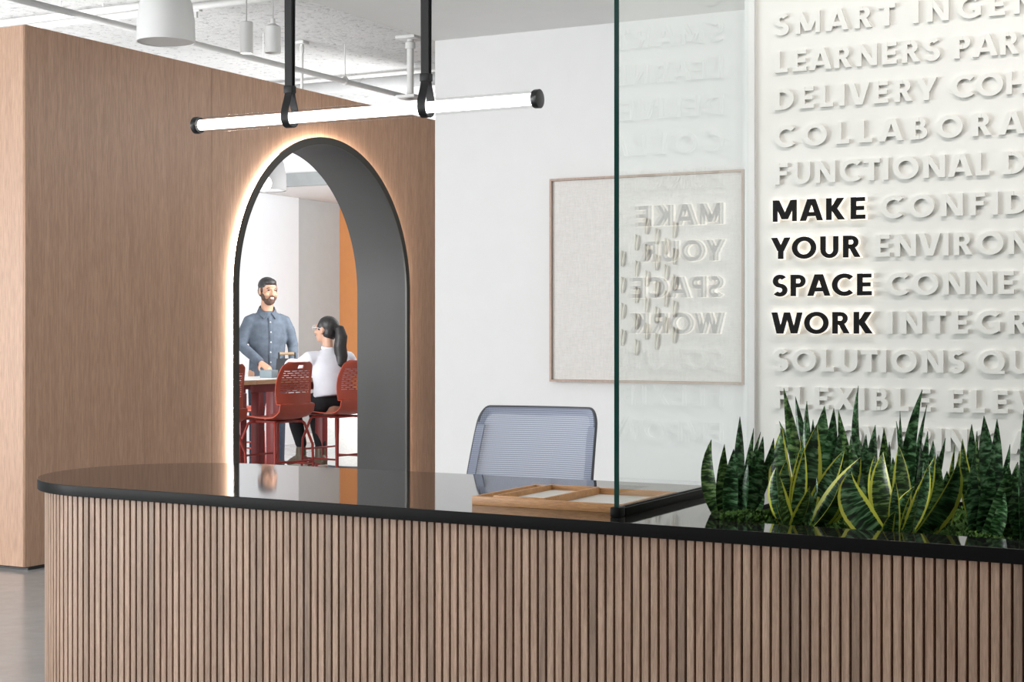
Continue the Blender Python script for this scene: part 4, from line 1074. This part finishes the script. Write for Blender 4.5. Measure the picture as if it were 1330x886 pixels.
    link('beard', blob(beard, 0.006, 3), M['beard'], t)
    bm = bmesh.new(); bm_ell(bm, hp((0, .094, -.058)), (.019, .005, .0065), headrot, 12); link('teeth', to_mesh(bm), M['teeth'], t, None, 180)
    bm = bmesh.new(); bm_ell(bm, hp((0, .093, -.069)), (.021, .008, .006), headrot, 12); link('lip', to_mesh(bm), M['lips'], t, None, 180)
    for s in (-1, 1):
        ell('eye', hp((s * .031, .078, .010)), (.012, .008, .005), M['eye'], t, headrot, 10)
        tube('eyebrow', [hp((s * .014, .094, .026)), hp((s * .032, .092, .032)), hp((s * .050, .080, .027))], .0042, M['hair'], t, 8)
man()

def woman():
    base = Vector((-7.28, sy_r + 0.0, 0))
    rz = face(-0.93, 0.42)
    headrot = Matrix.Rotation(math.radians(24), 3, 'Z') @ Matrix.Rotation(math.radians(8), 3, 'X')
    HC = Vector((0, .045, 1.288)); S = 0.92
    hands = {1: Vector((.12, .33, .945)), -1: Vector((-.15, .34, .945))}; elb = {1: Vector((.27, .13, .945)), -1: Vector((-.27, .13, .945))}
    kn = {1: Vector((.10, .40, .655)), -1: Vector((-.09, .43, .655))}; an = {1: Vector((.085, .27, .31)), -1: Vector((-.05, .36, .32))}
    def body(bm):
        head_parts(bm, HC, headrot, S)
        bm_tube(bm, [(0, -.01, 1.06), (0, .005, 1.13), (0, .02, 1.23)], [.056, .047, .046], 14, None, True)
        bm_tube(bm, [(0, -.07, .70), (0, -.06, .82), (0, -.03, .96), (0, -.012, 1.07)], [(.085, .13), (.08, .12), (.08, .13), (.05, .09)], 18, (0, 1, 0), True)
        for s in (1, -1):
            bm_tube(bm, [(s * .12, -.01, 1.045), (s * .195, .03, .99), elb[s], hands[s]], [.036, .034, .032, .023], 12, None, True)
            hand(bm, hands[s], (-s * .35, .9, -.12), (0, 0, -1), -s, 0.5)
            bm_tube(bm, [(s * .09, -.05, .70), kn[s], an[s], an[s] + Vector((0, .0, -.05))], [.085, .058, .036, .036], 14, None, True)
    t = link('person', blob(body, 0.0065, 4), M['skin_w'])
    t.location = base; t.rotation_euler = (0, 0, rz)
    tag(t, 'seated woman with long dark ponytail and loose white shirt on red stool', 'person')
    def shirt(bm):
        bm_tube(bm, [(0, -.085, .745), (0, -.080, .77), (0, -.065, .85), (0, -.035, .97), (0, -.018, 1.06), (0, -.012, 1.105), (0, -.008, 1.135)], [(.125, .185), (.125, .182), (.112, .168), (.112, .178), (.095, .172), (.070, .12), (.050, .060)], 28, (0, 1, 0))
        for s in (1, -1):
            bm_tube(bm, [(s * .10, -.012, 1.06), (s * .17, .0, 1.05), (s * .228, .045, .985), elb[s] + Vector((0, -.02, .035)), elb[s] + Vector((-s * .035, .06, .01))], [.062, .072, .078, .084, .080], 16, None)
    link('shirt', blob(shirt, 0.009, 4), M['shirt_white'], t)
    def coll(bm):
        ring = [(.058 * math.cos(a), -.004 + .054 * math.sin(a), 1.138 + .008 * math.sin(a)) for a in [2 * math.pi * k / 20 for k in range(21)]]
        bm_tube(bm, ring, [(.020, .008)] * 21, 10, (0, 0, 1))
    link('collar', blob(coll, 0.006, 3), M['shirt_white'], t)
    def legs(bm):
        bm_tube(bm, [(-.11, -.06, .715), (0, -.07, .725), (.11, -.06, .715)], [.085, .10, .085], 16, None, True)
        for s in (1, -1): bm_tube(bm, [(s * .10, -.05, .702), kn[s], kn[s].lerp(an[s], .45), an[s] + Vector((0, 0, .03))], [.096, .070, .060, .048], 16, None, True)
    link('trousers', blob(legs, 0.010, 4), M['trousers_black'], t)
    for s in (1, -1):
        a = an[s]
        def sh(bm):
            bm_tube(bm, [a + Vector((0, 0, -.015)), a + Vector((0, .0, -.07)), a + Vector((0, .01, -.10))], [.043, .045, .046], 14, None, True)
            bm_tube(bm, [a + Vector((0, -.045, -.10)), a + Vector((0, .04, -.10)), a + Vector((0, .13, -.125)), a + Vector((0, .185, -.14))], [(.038, .034), (.042, .037), (.030, .040), (.022, .032)], 14, (0, 0, 1), True)
        b2 = link('boot', blob(sh, 0.008, 3), M['boot'], t)
        def so(bm): bm_tube(bm, [a + Vector((0, -.055, -.142)), a + Vector((0, .04, -.146)), a + Vector((0, .13, -.160)), a + Vector((0, .19, -.168))], [(.012, .034), (.010, .038), (.009, .042), (.009, .032)], 12, (0, 0, 1), True)
        link('sole', blob(so, 0.006, 2), M['sole'], b2)
    def hp(p): return HC + headrot @ (Vector(p) * S)
    def hair(bm):
        bm_ell(bm, hp((0, -.022, .045)), (.083 * S, .100 * S, .084 * S), headrot); bm_ell(bm, hp((0, -.045, -.015)), (.076 * S, .068 * S, .075 * S), headrot)
        for s in (-1, 1): bm_ell(bm, hp((s * .066, .02, .03)), (.016, .030, .038), headrot)
        bm_ell(bm, hp((0, -.112, .035)), (.030, .030, .032), headrot)
    link('hair', blob(hair, 0.007, 3), M['hair'], t)
    def tail(bm):
        p = hp((0, -.110, .035))
        pts = [p, p + Vector((.0, -.045, -.01)), p + Vector((.004, -.066, -.07)), p + Vector((-.004, -.060, -.15)), p + Vector((.008, -.058, -.23)), p + Vector((-.004, -.066, -.30)), p + Vector((.006, -.055, -.355))]
        bm_tube(bm, pts, [.028, .040, .050, .052, .054, .046, .014], 14, None, True)
        for k in range(7):
            a = k * 0.9; q = Vector((.022 * math.cos(a), .022 * math.sin(a), 0))
            bm_tube(bm, [v + q * (1 + .35 * math.sin(i * 1.3 + k)) for i, v in enumerate(pts[1:])], [.014, .020, .021, .022, .017, .007], 8, None, True)
    link('ponytail', blob(tail, 0.007, 2), M['hair'], t)
    g = bmesh.new()
    for s in (-1, 1):
        bm_tube(g, [hp((s * .033 + .026 * math.cos(a), .104, .006 + .022 * math.sin(a))) for a in [2 * math.pi * k / 16 for k in range(17)]], .0026, 8)
        bm_tube(g, [hp((s * .060, .102, .012)), hp((s * .080, .06, .014)), hp((s * .083, -.005, .012))], .0026, 8)
    bm_tube(g, [hp((-.009, .106, .010)), hp((.009, .106, .010))], .0026, 8)
    link('glasses', to_mesh(g), M['spec_frame'], t, None, 60)
    for s in (-1, 1): ell('eye', hp((s * .031, .080, .008)), (.010, .007, .006), M['eye'], t, headrot, 10)
    bm = bmesh.new(); bm_ell(bm, hp((0, .094, -.062)), (.020, .007, .008), headrot, 12); link('lip', to_mesh(bm), M['lips'], t, None, 180)
woman()
